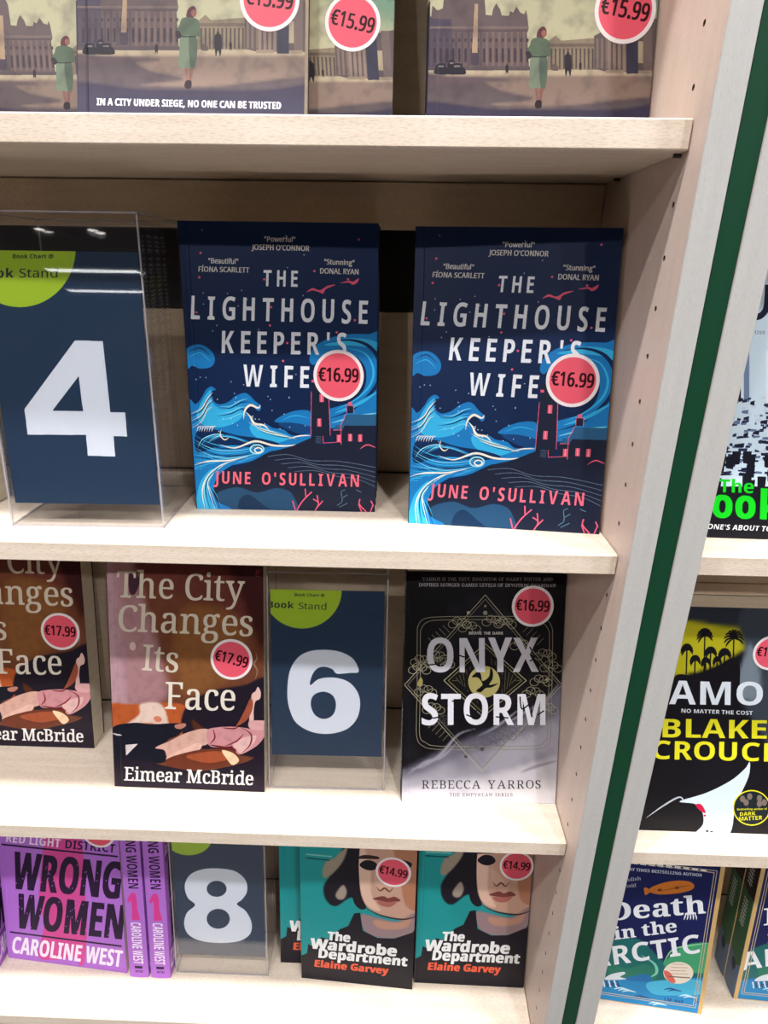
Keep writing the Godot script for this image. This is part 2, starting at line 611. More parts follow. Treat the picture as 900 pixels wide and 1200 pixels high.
# letters from baseline point a to baseline point b, capitals cap high; track widens the gaps, fat thickens the strokes
func text(cv: Canvas, s: String, a: Vector2, b: Vector2, cap: float, c: Color, key := "bold", track := 0.0, fat := 0.0, slant := 0.0) -> void:
	var runs := []
	var x := 0.0
	if track == 0.0:
		var g := shape_of(s, key)
		runs.append([g[0], -g[1]])
		x = g[2] - g[1]
	else:
		for ch in s:
			if ch == " ":
				x += 0.2 + track
				continue
			var g := shape_of(ch, key)
			runs.append([g[0], x - g[1]])
			x += g[2] - g[1] + track
		x -= track
	var ex := (b - a) / x
	var cy := cap_of(key)
	var up := Vector2((b - a).y, -(b - a).x).normalized() * cap / cy.y
	var ox := [0.0]
	if fat > 0.0:
		ox = [-fat, -fat * 0.5, 0.0, fat * 0.5, fat]
	for o in ox:
		for oy in ([0.0] if fat == 0.0 else [-fat * 0.5, fat * 0.5]):
			for r in runs:
				var p: PackedVector2Array = r[0]
				for i in range(0, p.size(), 3):
					var q := PackedVector2Array()
					for k in 3:
						var v := p[i + k]
						var yy := v.y - cy.x
						q.append(cv.t(a + ex * (v.x + r[1]) + up * yy + (b - a).normalized() * (o + slant * yy * cap / cy.y) + up.normalized() * oy))
					cv.fill(q, c)

# ---------------------------------------------------------------- books
# a paperback standing on a shelf, leaning back: spot is its front lower left corner
class Spot:
	var at: Vector3
	var yaw: float
	var w: float
	var h: float
	var lean: float
	var t: float
	func ex() -> Vector3:
		return Vector3(cos(yaw), 0, -sin(yaw))
	func up() -> Vector3:
		return Vector3(0, cos(lean), -sin(lean))
	func ez() -> Vector3:
		return Vector3(-sin(yaw), 0, -cos(yaw))

func spot(x: float, y: float, z: float, yaw_deg: float, w: float, h: float, lean_deg: float, t: float) -> Spot:
	var s := Spot.new()
	s.at = Vector3(x, y + 0.0003, z)
	s.yaw = deg_to_rad(yaw_deg)
	s.w = w
	s.h = h
	s.lean = deg_to_rad(lean_deg)
	s.t = t
	return s

func quad_of(s: Spot) -> Array:
	var o := s.at
	return [pixel_of(o + s.up() * s.h), pixel_of(o + s.ex() * s.w + s.up() * s.h), pixel_of(o + s.ex() * s.w), pixel_of(o)]

func canvas_for(s: Spot, width: int, bg: Color) -> Canvas:
	var cv := Canvas.new(width, int(width * s.h / s.w), bg)
	cv.place(quad_of(s))
	return cv

func book(s: Spot, label: String, group: String, cover: Material, spine: Material, rear: Material, called := "paperback_book") -> Node3D:
	var root := thing(called, label, "book", s.at, group)
	var ex := s.ex()
	var up := s.up()
	var ez := s.ez()
	# front cover with the crease beside the spine
	var st := begin()
	var xs := [0.0, 0.0055, 0.0066, 0.0077, s.w]
	var zs := [0.0, 0.0, 0.00035, 0.0, 0.0]
	for i in 4:
		var a: Vector3 = ex * xs[i] + ez * zs[i]
		var b: Vector3 = ex * xs[i + 1] + ez * zs[i + 1]
		var ua: float = xs[i] / s.w
		var ub: float = xs[i + 1] / s.w
		quad(st, a, b, b + up * s.h, a + up * s.h, -ez, [Vector2(ua, 1), Vector2(ub, 1), Vector2(ub, 0), Vector2(ua, 0)])
	var c := 0.0006
	quad(st, ez * c, ex * s.w + ez * c, ex * s.w + ez * c + up * s.h, ez * c + up * s.h, ez)
	quad(st, ex * s.w, ex * s.w + ez * c, ex * s.w + ez * c + up * s.h, ex * s.w + up * s.h, ex, [Vector2(1, 1), Vector2(1, 1), Vector2(1, 0), Vector2(1, 0)])
	quad(st, up * s.h, up * s.h + ex * s.w, up * s.h + ex * s.w + ez * c, up * s.h + ez * c, up, [Vector2(0, 0), Vector2(1, 0), Vector2(1, 0), Vector2(0, 0)])
	quad(st, Vector3.ZERO, ex * s.w, ex * s.w + ez * c, ez * c, -up, [Vector2(0, 1), Vector2(1, 1), Vector2(1, 1), Vector2(0, 1)])
	part("front_cover", st.commit(), cover, root)
	part("back_cover", slab_mesh(ez * (s.t - c), ex * s.w, up * s.h, ez * c), rear, root)
	# the spine: seen from its left side its print runs from back to front
	var sp := begin()
	var n := 5
	for i in n:
		var f0 := float(i) / n
		var f1 := float(i + 1) / n
		var p0 := ez * (s.t * (1.0 - f0)) - ex * (0.0006 + 0.0008 * sin(PI * f0))
		var p1 := ez * (s.t * (1.0 - f1)) - ex * (0.0006 + 0.0008 * sin(PI * f1))
		quad(sp, p0, p1, p1 + up * s.h, p0 + up * s.h, -ex, [Vector2(f0, 1), Vector2(f1, 1), Vector2(f1, 0), Vector2(f0, 0)])
		quad(sp, p0 + up * s.h, p1 + up * s.h, p1 + ex * 0.001 + up * s.h, p0 + ex * 0.001 + up * s.h, up)
	quad(sp, -ex * 0.0006, Vector3.ZERO, up * s.h, up * s.h - ex * 0.0006, -ez, [Vector2(1, 1), Vector2(1, 1), Vector2(1, 0), Vector2(1, 0)])
	part("spine", sp.commit(), spine, root)
	part("page_block", slab_mesh(ez * c + up * 0.0004, ex * (s.w - 0.0008), up * (s.h - 0.0008), ez * (s.t - 2.0 * c)), M.pages, root)
	return root

# a round price sticker on the cover, where the photo pixel meets it
func sticker(s: Spot, root: Node3D, mat: Material, px: Vector2, radius_px: float, tilt_deg: float) -> void:
	var n := s.ex().cross(s.up()).normalized()
	var d := ray_of(px)
	var k := (s.at - EYE).dot(n) / d.dot(n)
	var p := EYE + d * k
	var d2 := ray_of(px + Vector2(radius_px, 0))
	var p2 := EYE + d2 * ((s.at - EYE).dot(n) / d2.dot(n))
	var r := (p2 - p).length()
	var st := begin()
	var e1 := s.ex()
	var e2 := s.up()
	var c := p - s.at + n * 0.0004
	var turn := deg_to_rad(tilt_deg)
	for i in 40:
		var a0 := TAU * i / 40.0
		var a1 := TAU * (i + 1) / 40.0
		var v0 := c + (e1 * cos(a0) + e2 * sin(a0)) * r
		var v1 := c + (e1 * cos(a1) + e2 * sin(a1)) * r
		tri(st, c, v0, v1, n, Vector2(0.5, 0.5), Vector2(0.5 + 0.5 * cos(a0 + turn), 0.5 - 0.5 * sin(a0 + turn)), Vector2(0.5 + 0.5 * cos(a1 + turn), 0.5 - 0.5 * sin(a1 + turn)))
		quad(st, v0, v1, v1 - n * 0.0003, v0 - n * 0.0003, v0 - c)
	var o := part("price_sticker", st.commit(), mat, root)
	o.set_meta("label", "round red price sticker with a white rim")

func price(s: String) -> StandardMaterial3D:
	var cv := Canvas.new(300, 300, Color8(240, 232, 234))
	cv.units(100, 100)
	cv.oval(50, 50, 43.5, 43.5, Color8(234, 92, 112), 48)
	text(cv, s, Vector2(11, 61), Vector2(89, 61), 26, Color8(44, 12, 18), "sans", 0.0, 0.9)
	return cv.material(0.4)

# ---------------------------------------------------------------- chart stands
func stand(s: Spot, d: float, digit: String, label: String, card: Array) -> void:
	var root := thing("sign_stand", label, "sign", s.at, "")
	var ex := s.ex()
	var up := s.up()
	var ez := s.ez()
	var k := 0.0022
	# clear sheets of an open-topped box
	part("front_panel", slab_mesh(Vector3.ZERO, ex * s.w, up * s.h, ez * k), M.acrylic, root)
	part("back_panel", slab_mesh(ez * (d - k), ex * s.w, up * s.h, ez * k), M.acrylic, root)
	part("side_panel", slab_mesh(ez * k, ex * k, up * s.h, ez * (d - 2 * k)), M.acrylic, root)
	part("side_panel", slab_mesh(ez * k + ex * (s.w - k), ex * k, up * s.h, ez * (d - 2 * k)), M.acrylic, root)
	part("base_panel", slab_mesh(ez * k + ex * k, ex * (s.w - 2 * k), up * k, ez * (d - 2 * k)), M.acrylic, root)
	for e in [[Vector3.ZERO, 0], [ex * (s.w - 0.0012), 0], [ez * (d - 0.0012), 0], [ex * (s.w - 0.0012) + ez * (d - 0.0012), 0]]:
		part("corner_edge", slab_mesh(e[0] - ez * 0.0002, ex * 0.0012, up * s.h, ez * 0.0012), M.acrylic_edge, root)
	for e in [Vector3.ZERO, ez * (d - 0.0012), up * (s.h - 0.0012), up * (s.h - 0.0012) + ez * (d - 0.0012)]:
		part("rim_edge", slab_mesh(e - ez * 0.0002, ex * s.w, up * 0.0012, ez * 0.0012), M.acrylic_edge, root)
	for e in [Vector3.ZERO, ex * (s.w - 0.0012), up * (s.h - 0.0012), up * (s.h - 0.0012) + ex * (s.w - 0.0012)]:
		part("rim_edge", slab_mesh(e, ex * 0.0012, up * 0.0012, ez * d), M.acrylic_edge, root)
	# the printed card slipped in behind the front sheet
	var cs := spot(0, 0, 0, 0, 0, 0, 0, 0)
	cs.at = s.at + ex * card[0] + up * card[2] + ez * 0.0034
	cs.yaw = s.yaw
	cs.lean = s.lean
	cs.w = card[1] - card[0]
	cs.h = card[3] - card[2]
	var cv := canvas_for(cs, 500, Color8(12, 46, 76))
	paint_card(cv, digit)
	var o := part("number_card", slab_mesh(cs.at - s.at, ex * cs.w, up * cs.h, ez * 0.0008), cv.material(0.5), root)
	o.set_meta("label", "dark blue card with a large white number and a lime green half disc")

func paint_card(cv: Canvas, digit: String) -> void:
	var lime := Color8(166, 200, 36)
	var white := Color8(226, 234, 246)
	var ink := Color8(26, 44, 40)
	match digit:
		"4":
			cv.crop(0, 240, 3)
			cv.oval(70, 155, 196, 205, lime, 60)
			text(cv, "Book Chart @", Vector2(45, 188), Vector2(188, 188), 14, ink)
			text(cv, "Book", Vector2(-74, 256), Vector2(48, 256), 32, ink)
			text(cv, "Stand", Vector2(68, 256), Vector2(202, 256), 32, ink, "sans")
			cv.poly([263, 477, 361, 479, 388, 729, 440, 730, 447, 815, 399, 813, 405, 885, 309, 882, 302, 809, 97, 808, 86, 718], white)
			cv.poly([277, 602, 184, 724, 292, 726], Color8(12, 46, 76))
		"6":
			cv.crop(300, 650, 2.368)
			cv.oval(128, 98, 110, 107, lime, 60)
			text(cv, "Book Chart @", Vector2(107, 115), Vector2(190, 117), 8, ink)
			text(cv, "Book", Vector2(32, 147), Vector2(105, 149), 18, ink)
			text(cv, "Stand", Vector2(118, 151), Vector2(195, 153), 18, ink, "sans")
			cv.blob([87, 390, 92, 330, 112, 290, 145, 269, 190, 264, 235, 270, 270, 290, 285, 324, 262, 328, 225, 330, 212, 318, 190, 311, 170, 316, 156, 334, 150, 362, 175, 345, 215, 341, 255, 352, 281, 380, 289, 415, 280, 455, 252, 484, 205, 497, 155, 492, 113, 468, 94, 432], white)
			cv.poly([286, 322, 226, 331, 218, 322, 250, 300, 275, 296], white)
			cv.blob([152, 415, 160, 390, 187, 380, 213, 391, 222, 417, 213, 445, 188, 456, 163, 444], Color8(12, 46, 76))
		"8":
			cv.crop(0, 960, 2.647)
			cv.oval(585, 60, 72, 52, lime, 60)
			cv.blob([573, 205, 590, 172, 630, 155, 680, 153, 730, 162, 762, 190, 766, 225, 750, 250, 735, 264, 762, 285, 780, 320, 776, 355, 745, 377, 690, 384, 625, 378, 585, 358, 571, 325, 580, 290, 605, 266, 582, 243], white)
			cv.oval(672, 216, 31, 25, Color8(12, 46, 76))
			cv.oval(677, 309, 36, 31, Color8(12, 46, 76))

func build_stands() -> void:
	stand(spot(-0.4975, S2, -0.0500, 1.2, 0.1280, 0.2425, 6.0, 0), 0.103, "4", "clear acrylic sign stand with a large white 4, beside the lighthouse paperbacks", [0.0035, 0.1245, 0.0185, 0.2150])
	stand(spot(-0.3046, S3, -0.0800, 0.6, 0.1237, 0.2385, 13.0, 0), 0.050, "6", "clear acrylic sign stand with a large white 6, beside the black fantasy paperback", [0.003, 0.1200, 0.036, 0.218])
	stand(spot(-0.4415, S4, -0.0815, -0.2, 0.1176, 0.2400, 10.0, 0), 0.055, "8", "clear acrylic sign stand with a large white 8, between purple and teal paperbacks", [0.003, 0.1140, 0.024, 0.216])

# ---------------------------------------------------------------- printed covers
func c8(r: int, g: int, b: int) -> Color:
	return Color8(r, g, b)

func paint_lighthouse(cv: Canvas) -> void:
	cv.im.fill(c8(15, 36, 74))
	var navy := c8(15, 42, 84)
	var mid := c8(26, 120, 188)
	var sky := c8(52, 174, 226)
	var pale := c8(240, 232, 214)
	var ink := c8(27, 34, 54)
	var rose := c8(226, 92, 122)
	var rng := RandomNumberGenerator.new()
	rng.seed = 7
	cv.crop(190, 240, 3.158)
	for k in 16:
		cv.oval(rng.randf_range(110, 780), rng.randf_range(75, 600), 4.5, 4.5, rose, 10)
	for k in 34:
		cv.oval(rng.randf_range(110, 540), rng.randf_range(80, 860), 2.2, 2.2, c8(170, 195, 225), 8)
	# clouds and the curling swell behind the tower
	cv.blob([84, 545, 110, 521, 150, 519, 185, 545, 195, 575, 180, 600, 140, 606, 112, 596, 92, 606], mid)
	cv.curve([100, 545, 140, 530, 180, 560], 4, navy)
	cv.curve([98, 565, 140, 548, 178, 580], 4, sky)
	cv.blob([545, 575, 560, 530, 610, 497, 680, 480, 760, 479, 830, 490, 830, 780, 700, 812, 606, 826, 602, 768, 650, 746, 700, 730, 742, 690, 756, 640, 745, 590, 700, 552, 640, 545, 590, 560, 562, 592], mid)
	cv.blob([600, 520, 680, 495, 770, 500, 825, 530, 830, 560, 770, 530, 690, 520], sky)
	cv.curve([610, 512, 690, 500, 760, 520, 800, 570, 805, 640, 770, 700, 700, 760, 620, 790], 16, navy)
	cv.curve([680, 530, 750, 550, 782, 610, 768, 670, 716, 720, 640, 760], 9, sky)
	cv.curve([640, 770, 720, 740, 800, 690], 14, sky)
	cv.curve([625, 808, 710, 785, 800, 770], 9, c8(110, 200, 232))
	cv.blob([416, 802, 450, 777, 500, 761, 548, 766, 556, 818, 505, 812, 465, 808], mid)
	cv.curve([440, 798, 490, 780, 545, 790], 4, sky)
	cv.blob([430, 812, 480, 806, 550, 822, 550, 850, 500, 846], c8(20, 66, 120))
	# the sea on the left
	cv.crop(215, 420, 3.83)
	cv.blob([20, 205, 55, 206, 84, 172, 100, 142, 124, 126, 145, 140, 127, 150, 131, 186, 160, 206, 200, 196, 240, 166, 282, 156, 320, 190, 348, 216, 336, 236, 302, 210, 281, 236, 302, 262, 330, 292, 372, 296, 402, 312, 450, 320, 490, 346, 572, 340, 572, 378, 500, 392, 420, 412, 380, 422, 300, 462, 200, 482, 120, 492, 20, 530], mid)
	cv.blob([95, 170, 125, 140, 120, 180, 160, 222, 240, 215, 270, 250, 230, 290, 160, 310, 90, 300, 60, 250], sky)
	cv.blob([300, 300, 360, 310, 420, 330, 480, 355, 420, 380, 360, 372, 310, 340], sky)
	cv.blob([60, 330, 140, 320, 240, 345, 350, 360, 430, 385, 330, 402, 230, 390, 140, 400, 60, 420], navy)
	for k in 7:
		var f := k * 11.0
		cv.curve([30, 250 + f, 80, 225 + f * 0.9, 108, 180 + f * 0.8, 132, 150 + f], 5.0 - 0.3 * k, [pale, navy, c8(110, 205, 235)][k % 3])
		cv.curve([150, 215 + f, 210, 214 + f * 0.8, 255, 190 + f * 0.9, 290, 180 + f * 1.2], 5, [c8(110, 205, 235), navy, sky][k % 3])
		cv.curve([45, 340 + f, 100, 372 + f, 170, 392 + f, 260, 392 + f * 0.9, 345, 372 + f * 0.9], 4.5, [sky, navy, c8(120, 205, 235)][k % 3])
		cv.curve([40, 430 + f, 110, 440 + f * 0.8, 210, 436 + f * 0.6, 330, 420 + f * 0.3], 4.0, [c8(90, 185, 225), navy, sky][k % 3])
		cv.curve([60 + f, 330, 66 + f, 310, 80 + f, 303], 4, pale)
	cv.curve([270, 275, 275, 235, 300, 210, 335, 222, 345, 208], 11, pale)
	cv.curve([280, 240, 300, 262, 318, 292, 360, 300, 385, 322], 11, pale)
	for k in 6:
		cv.curve([64 + k * 14, 400 - k * 6, 90 + k * 20, 360 - k * 3, 150 + k * 24, 340 + k * 5, 205 + k * 24, 352 + k * 8], 5, [c8(150, 220, 240), sky, mid][k % 3])
		cv.curve([290 + k * 10, 286 + k * 8, 340 + k * 14, 312 + k * 7, 410 + k * 12, 332 + k * 5, 480 + k * 8, 352 + k * 3], 4, [pale, c8(150, 220, 240), navy][k % 3])
	cv.curve([160, 385, 230, 402, 320, 372, 400, 390, 470, 392, 545, 380], 10, pale)
	cv.curve([170, 320, 165, 345, 185, 365, 205, 355], 6, pale)
	cv.curve([470, 362, 520, 348, 570, 346], 6, pale)
	cv.ring(330, 408, 30, 20, 7, c8(150, 215, 238))
	cv.ring(336, 412, 16, 11, 6, pale)
	for k in 26:
		cv.oval(rng.randf_range(150, 560), rng.randf_range(170, 330), 2.4, 2.4, c8(200, 222, 240), 8)
	# headland, tower, cottage
	cv.blob([120, 560, 180, 512, 260, 486, 340, 450, 400, 418, 480, 396, 560, 362, 600, 352, 630, 388, 880, 390, 880, 720, 150, 720], ink)
	cv.blob([150, 606, 240, 578, 330, 602, 420, 582, 490, 612, 500, 720, 210, 720, 170, 650], c8(34, 72, 106))
	cv.blob([250, 640, 290, 610, 350, 650, 390, 690, 260, 690], c8(20, 48, 80))
	# the breaker in the lower corner
	cv.blob([30, 720, 40, 580, 70, 510, 140, 468, 280, 446, 220, 478, 162, 520, 136, 580, 150, 640, 216, 676, 214, 720], mid)
	cv.blob([60, 690, 64, 600, 84, 540, 130, 496, 110, 570, 122, 640, 160, 690], sky)
	for k in 8:
		var f := k * 9.0
		cv.curve([250 - f * 1.5, 452 + f * 0.5, 170 - f * 0.6, 478 + f * 0.7, 108 + f * 0.1, 530 + f * 0.6, 84 + f * 0.9, 600, 100 + f * 1.3, 690], 6.5 - 0.4 * k, [pale, c8(150, 220, 240), navy, sky][k % 4])
	cv.curve([45, 480, 110, 462, 200, 458, 290, 440], 7, pale)
	cv.curve([36, 500, 90, 478, 150, 470], 5, sky)
	for k in 5:
		cv.curve([380 + k * 30, 440 + k * 17, 470 + k * 30, 432 + k * 18, 570 + k * 30, 458 + k * 18, 700 + k * 20, 462 + k * 20, 865, 490 + k * 22], 2.2, c8(104, 124, 146), false)
	cv.poly([578, 70, 650, 70, 660, 352, 630, 384, 572, 356], ink)
	cv.line([574, 150, 572, 352], 3, rose)
	cv.line([650, 120, 659, 345], 3, rose)
	for v in [[620, 176], [609, 286]]:
		cv.rect(v[0] - 9, v[1] - 16, v[0] + 10, v[1] + 20, rose)
		cv.line([v[0], v[1] - 14, v[0], v[1] + 18], 2.5, c8(250, 190, 200))
	cv.rect(575, 96, 590, 108, rose)
	cv.poly([732, 252, 866, 252, 866, 306, 708, 300], c8(42, 92, 132))
	cv.rect(708, 302, 870, 388, ink)
	cv.poly([684, 300, 724, 300, 710, 322, 672, 322], c8(42, 92, 132))
	cv.rect(673, 322, 712, 386, ink)
	cv.rect(734, 212, 762, 246, ink)
	cv.line([728, 250, 706, 302, 708, 386], 3, rose)
	cv.line([733, 246, 733, 212, 764, 212, 764, 246], 3, rose)
	cv.rect(740, 196, 756, 212, rose)
	cv.line([672, 322, 712, 322], 3, rose)
	cv.line([626, 350, 628, 380, 690, 376], 3, rose)
	for v in [[697, 358], [748, 354], [793, 356]]:
		cv.rect(v[0] - 9, v[1] - 15, v[0] + 9, v[1] + 18, rose)
		cv.line([v[0], v[1] - 14, v[0], v[1] + 16], 2.5, c8(250, 190, 200))
	cv.curve([790, 408, 825, 388, 866, 402], 6, rose)
	for k in 5:
		cv.line([594, 350 + k * 7, 618, 352 + k * 7], 2, c8(90, 110, 140))
	# twigs
	for v in [[490, 640, 505, 690], [505, 688, 535, 640, 575, 600], [550, 622, 546, 586], [590, 685, 606, 650, 583, 632], [600, 668, 625, 640], [606, 652, 600, 615], [786, 655, 800, 690], [850, 660, 838, 690], [842, 640, 852, 660], [820, 688, 790, 655, 792, 632]]:
		cv.curve(v, 6, rose, false)
	for v in [[690, 660, 712, 640, 708, 600, 725, 590], [700, 668, 735, 650], [716, 625, 736, 612], [775, 590, 798, 600]]:
		cv.curve(v, 3, c8(92, 130, 156), false)
	# gulls
	cv.crop(190, 240, 3.158)
	cv.blob([534, 324, 556, 308, 584, 316, 612, 300, 642, 296, 606, 312, 596, 328, 578, 322, 556, 317], rose)
	cv.blob([658, 290, 690, 281, 706, 284, 728, 272, 722, 288, 706, 296, 690, 288], rose)
	# lettering
	var white := c8(228, 234, 242)
	var soft := c8(208, 206, 200)
	text(cv, "\"Powerful\"", Vector2(378, 136), Vector2(492, 138), 19, soft, "sans", 0.0, 0.6)
	text(cv, "JOSEPH O'CONNOR", Vector2(331, 166), Vector2(544, 171), 20, soft, "sans", 0.0, 0.6)
	text(cv, "\"Beautiful\"", Vector2(171, 216), Vector2(281, 219), 19, soft, "sans", 0.0, 0.6)
	text(cv, "FÍONA SCARLETT", Vector2(135, 247), Vector2(322, 251), 19, soft, "sans", 0.0, 0.6)
	text(cv, "\"Stunning\"", Vector2(600, 220), Vector2(711, 224), 19, soft, "sans", 0.0, 0.6)
	text(cv, "DONAL RYAN", Vector2(585, 254), Vector2(726, 258), 20, soft, "sans", 0.0, 0.6)
	text(cv, "THE", Vector2(374, 301), Vector2(501, 304), 60, white, "bold", 0.22)
	text(cv, "LIGHTHOUSE", Vector2(106, 423), Vector2(760, 441), 86, white, "bold", 0.23)
	text(cv, "KEEPER'S", Vector2(220, 548), Vector2(681, 557), 82, white, "bold", 0.2)
	text(cv, "WIFE", Vector2(299, 672), Vector2(543, 678), 80, white, "bold", 0.22)
	text(cv, "JUNE O'SULLIVAN", Vector2(191, 1031), Vector2(728, 1044), 45, c8(236, 104, 124), "bold", 0.17)

func paint_city(cv: Canvas) -> void:
	cv.crop(125, 780, 4.737)
	cv.im.fill(c8(112, 66, 46))
	cv.blob([-20, -720, 1000, -720, 1000, -250, 700, -300, 400, -420, 200, -500, -20, -480], c8(104, 54, 48))
	cv.blob([640, -700, 1000, -720, 1000, 120, 860, -100, 760, -380], c8(62, 30, 30))
	cv.blob([430, -330, 700, -300, 780, -80, 640, 110, 420, 160, 360, -100], c8(134, 88, 50))
	cv.blob([-60, -640, 120, -620, 210, -380, 300, -60, 330, 190, -60, 250], c8(172, 130, 134))
	cv.blob([-60, -560, 60, -520, 90, -200, 110, 240, -60, 250], c8(188, 152, 160))
	cv.soften(60)
	cv.blob([20, 220, 120, 215, 240, 212, 340, 205, 440, 225, 480, 330, 470, 380, 20, 380], c8(186, 92, 48))
	cv.blob([190, 212, 300, 212, 340, 300, 330, 335, 230, 320, 110, 330, 180, 270], c8(232, 206, 192))
	cv.blob([430, 250, 560, 150, 760, 110, 900, 90, 900, 480, 760, 500, 560, 470, 430, 400], c8(34, 28, 40))
	cv.blob([470, 300, 520, 330, 560, 380, 500, 390], c8(88, 48, 34))
	cv.soften(10)
	cv.blob([260, 290, 285, 280, 305, 295, 298, 312, 275, 312], c8(214, 130, 100))
	cv.blob([20, 360, 140, 318, 250, 325, 360, 320, 436, 322, 425, 350, 400, 385, 330, 425, 330, 530, 200, 545, 20, 560], c8(26, 28, 40))
	cv.blob([380, 330, 430, 320, 440, 334, 412, 352, 385, 348], c8(188, 128, 112))
	cv.blob([270, 456, 350, 418, 430, 378, 520, 352, 575, 362, 568, 430, 500, 452, 430, 480, 345, 520, 320, 470], c8(216, 172, 158))
	cv.blob([330, 520, 360, 490, 430, 460, 500, 430, 528, 440, 510, 470, 430, 490, 390, 515], c8(232, 190, 176))
	cv.blob([330, 522, 460, 478, 580, 462, 700, 470, 740, 520, 640, 560, 480, 582, 360, 570], c8(112, 56, 38))
	cv.blob([440, 505, 560, 478, 660, 480, 690, 515, 560, 540], c8(166, 84, 52))
	cv.blob([640, 470, 700, 485, 735, 525, 700, 552, 668, 520], c8(250, 214, 176))
	cv.blob([556, 362, 620, 342, 720, 340, 800, 352, 880, 366, 850, 430, 780, 478, 730, 492, 690, 450, 620, 455, 566, 440], c8(206, 146, 152))
	cv.blob([700, 440, 760, 400, 830, 390, 800, 450, 745, 486], c8(228, 186, 184))
	cv.blob([840, 118, 856, 150, 850, 185, 826, 200, 816, 250, 815, 310, 790, 340, 794, 270, 800, 210, 806, 160, 826, 142], c8(230, 190, 182))
	cv.blob([800, 180, 812, 230, 780, 300, 720, 336, 740, 300, 770, 240], c8(162, 84, 62))
	cv.blob([790, 310, 850, 304, 885, 312, 885, 356, 800, 352], c8(220, 168, 168))
	for v in [[740, 342, 800, 380, 796, 440, 750, 486], [590, 350, 600, 400, 572, 436], [650, 450, 720, 420, 760, 380], [640, 345, 700, 350, 730, 342], [700, 452, 720, 478], [690, 440, 705, 470]]:
		cv.curve(v, 9, c8(128, 36, 48))
	cv.curve([570, 440, 640, 452, 720, 466], 12, c8(116, 34, 40))
	cv.poly([104, 440, 174, 434, 108, 500], c8(224, 214, 214))
	cv.curve([26, 374, 60, 384, 84, 386], 10, c8(206, 196, 200))
	cv.blob([20, 545, 200, 530, 340, 560, 520, 585, 760, 540, 900, 490, 900, 760, 20, 760], c8(36, 28, 42))
	for v in [[826, -80, 834, -40, 818, -10, 836, 30, 822, 80]]:
		cv.curve(v, 10, c8(150, 116, 96))
	cv.blob([140, 640, 152, 560, 150, 660], c8(36, 28, 42))
	cv.mottle(5, 0.06, c8(20, 10, 20), 0.10)
	cv.crop(0, 640, 2.727)
	cv.blob([412, 92, 432, 80, 446, 112, 432, 152, 414, 148], c8(70, 44, 56))
	cv.oval(424, 320, 10, 14, c8(216, 190, 188))
	var cream := c8(214, 204, 186)
	text(cv, "The City", Vector2(372, 163), Vector2(780, 177), 84, cream, "serif", 0.0, 0.8)
	text(cv, "Changes", Vector2(378, 271), Vector2(806, 288), 84, cream, "serif", 0.0, 0.8)
	text(cv, "Its", Vector2(454, 396), Vector2(567, 404), 82, cream, "serif", 0.0, 0.8)
	text(cv, "Face", Vector2(528, 520), Vector2(750, 526), 86, c8(232, 226, 212), "serif", 0.0, 0.8)
	text(cv, "Eimear McBride", Vector2(397, 748), Vector2(808, 764), 42, c8(238, 236, 232), "serif", 0.0, 1.0)
	text(cv, "ff", Vector2(816, 98), Vector2(832, 98), 20, c8(160, 70, 60), "serif")

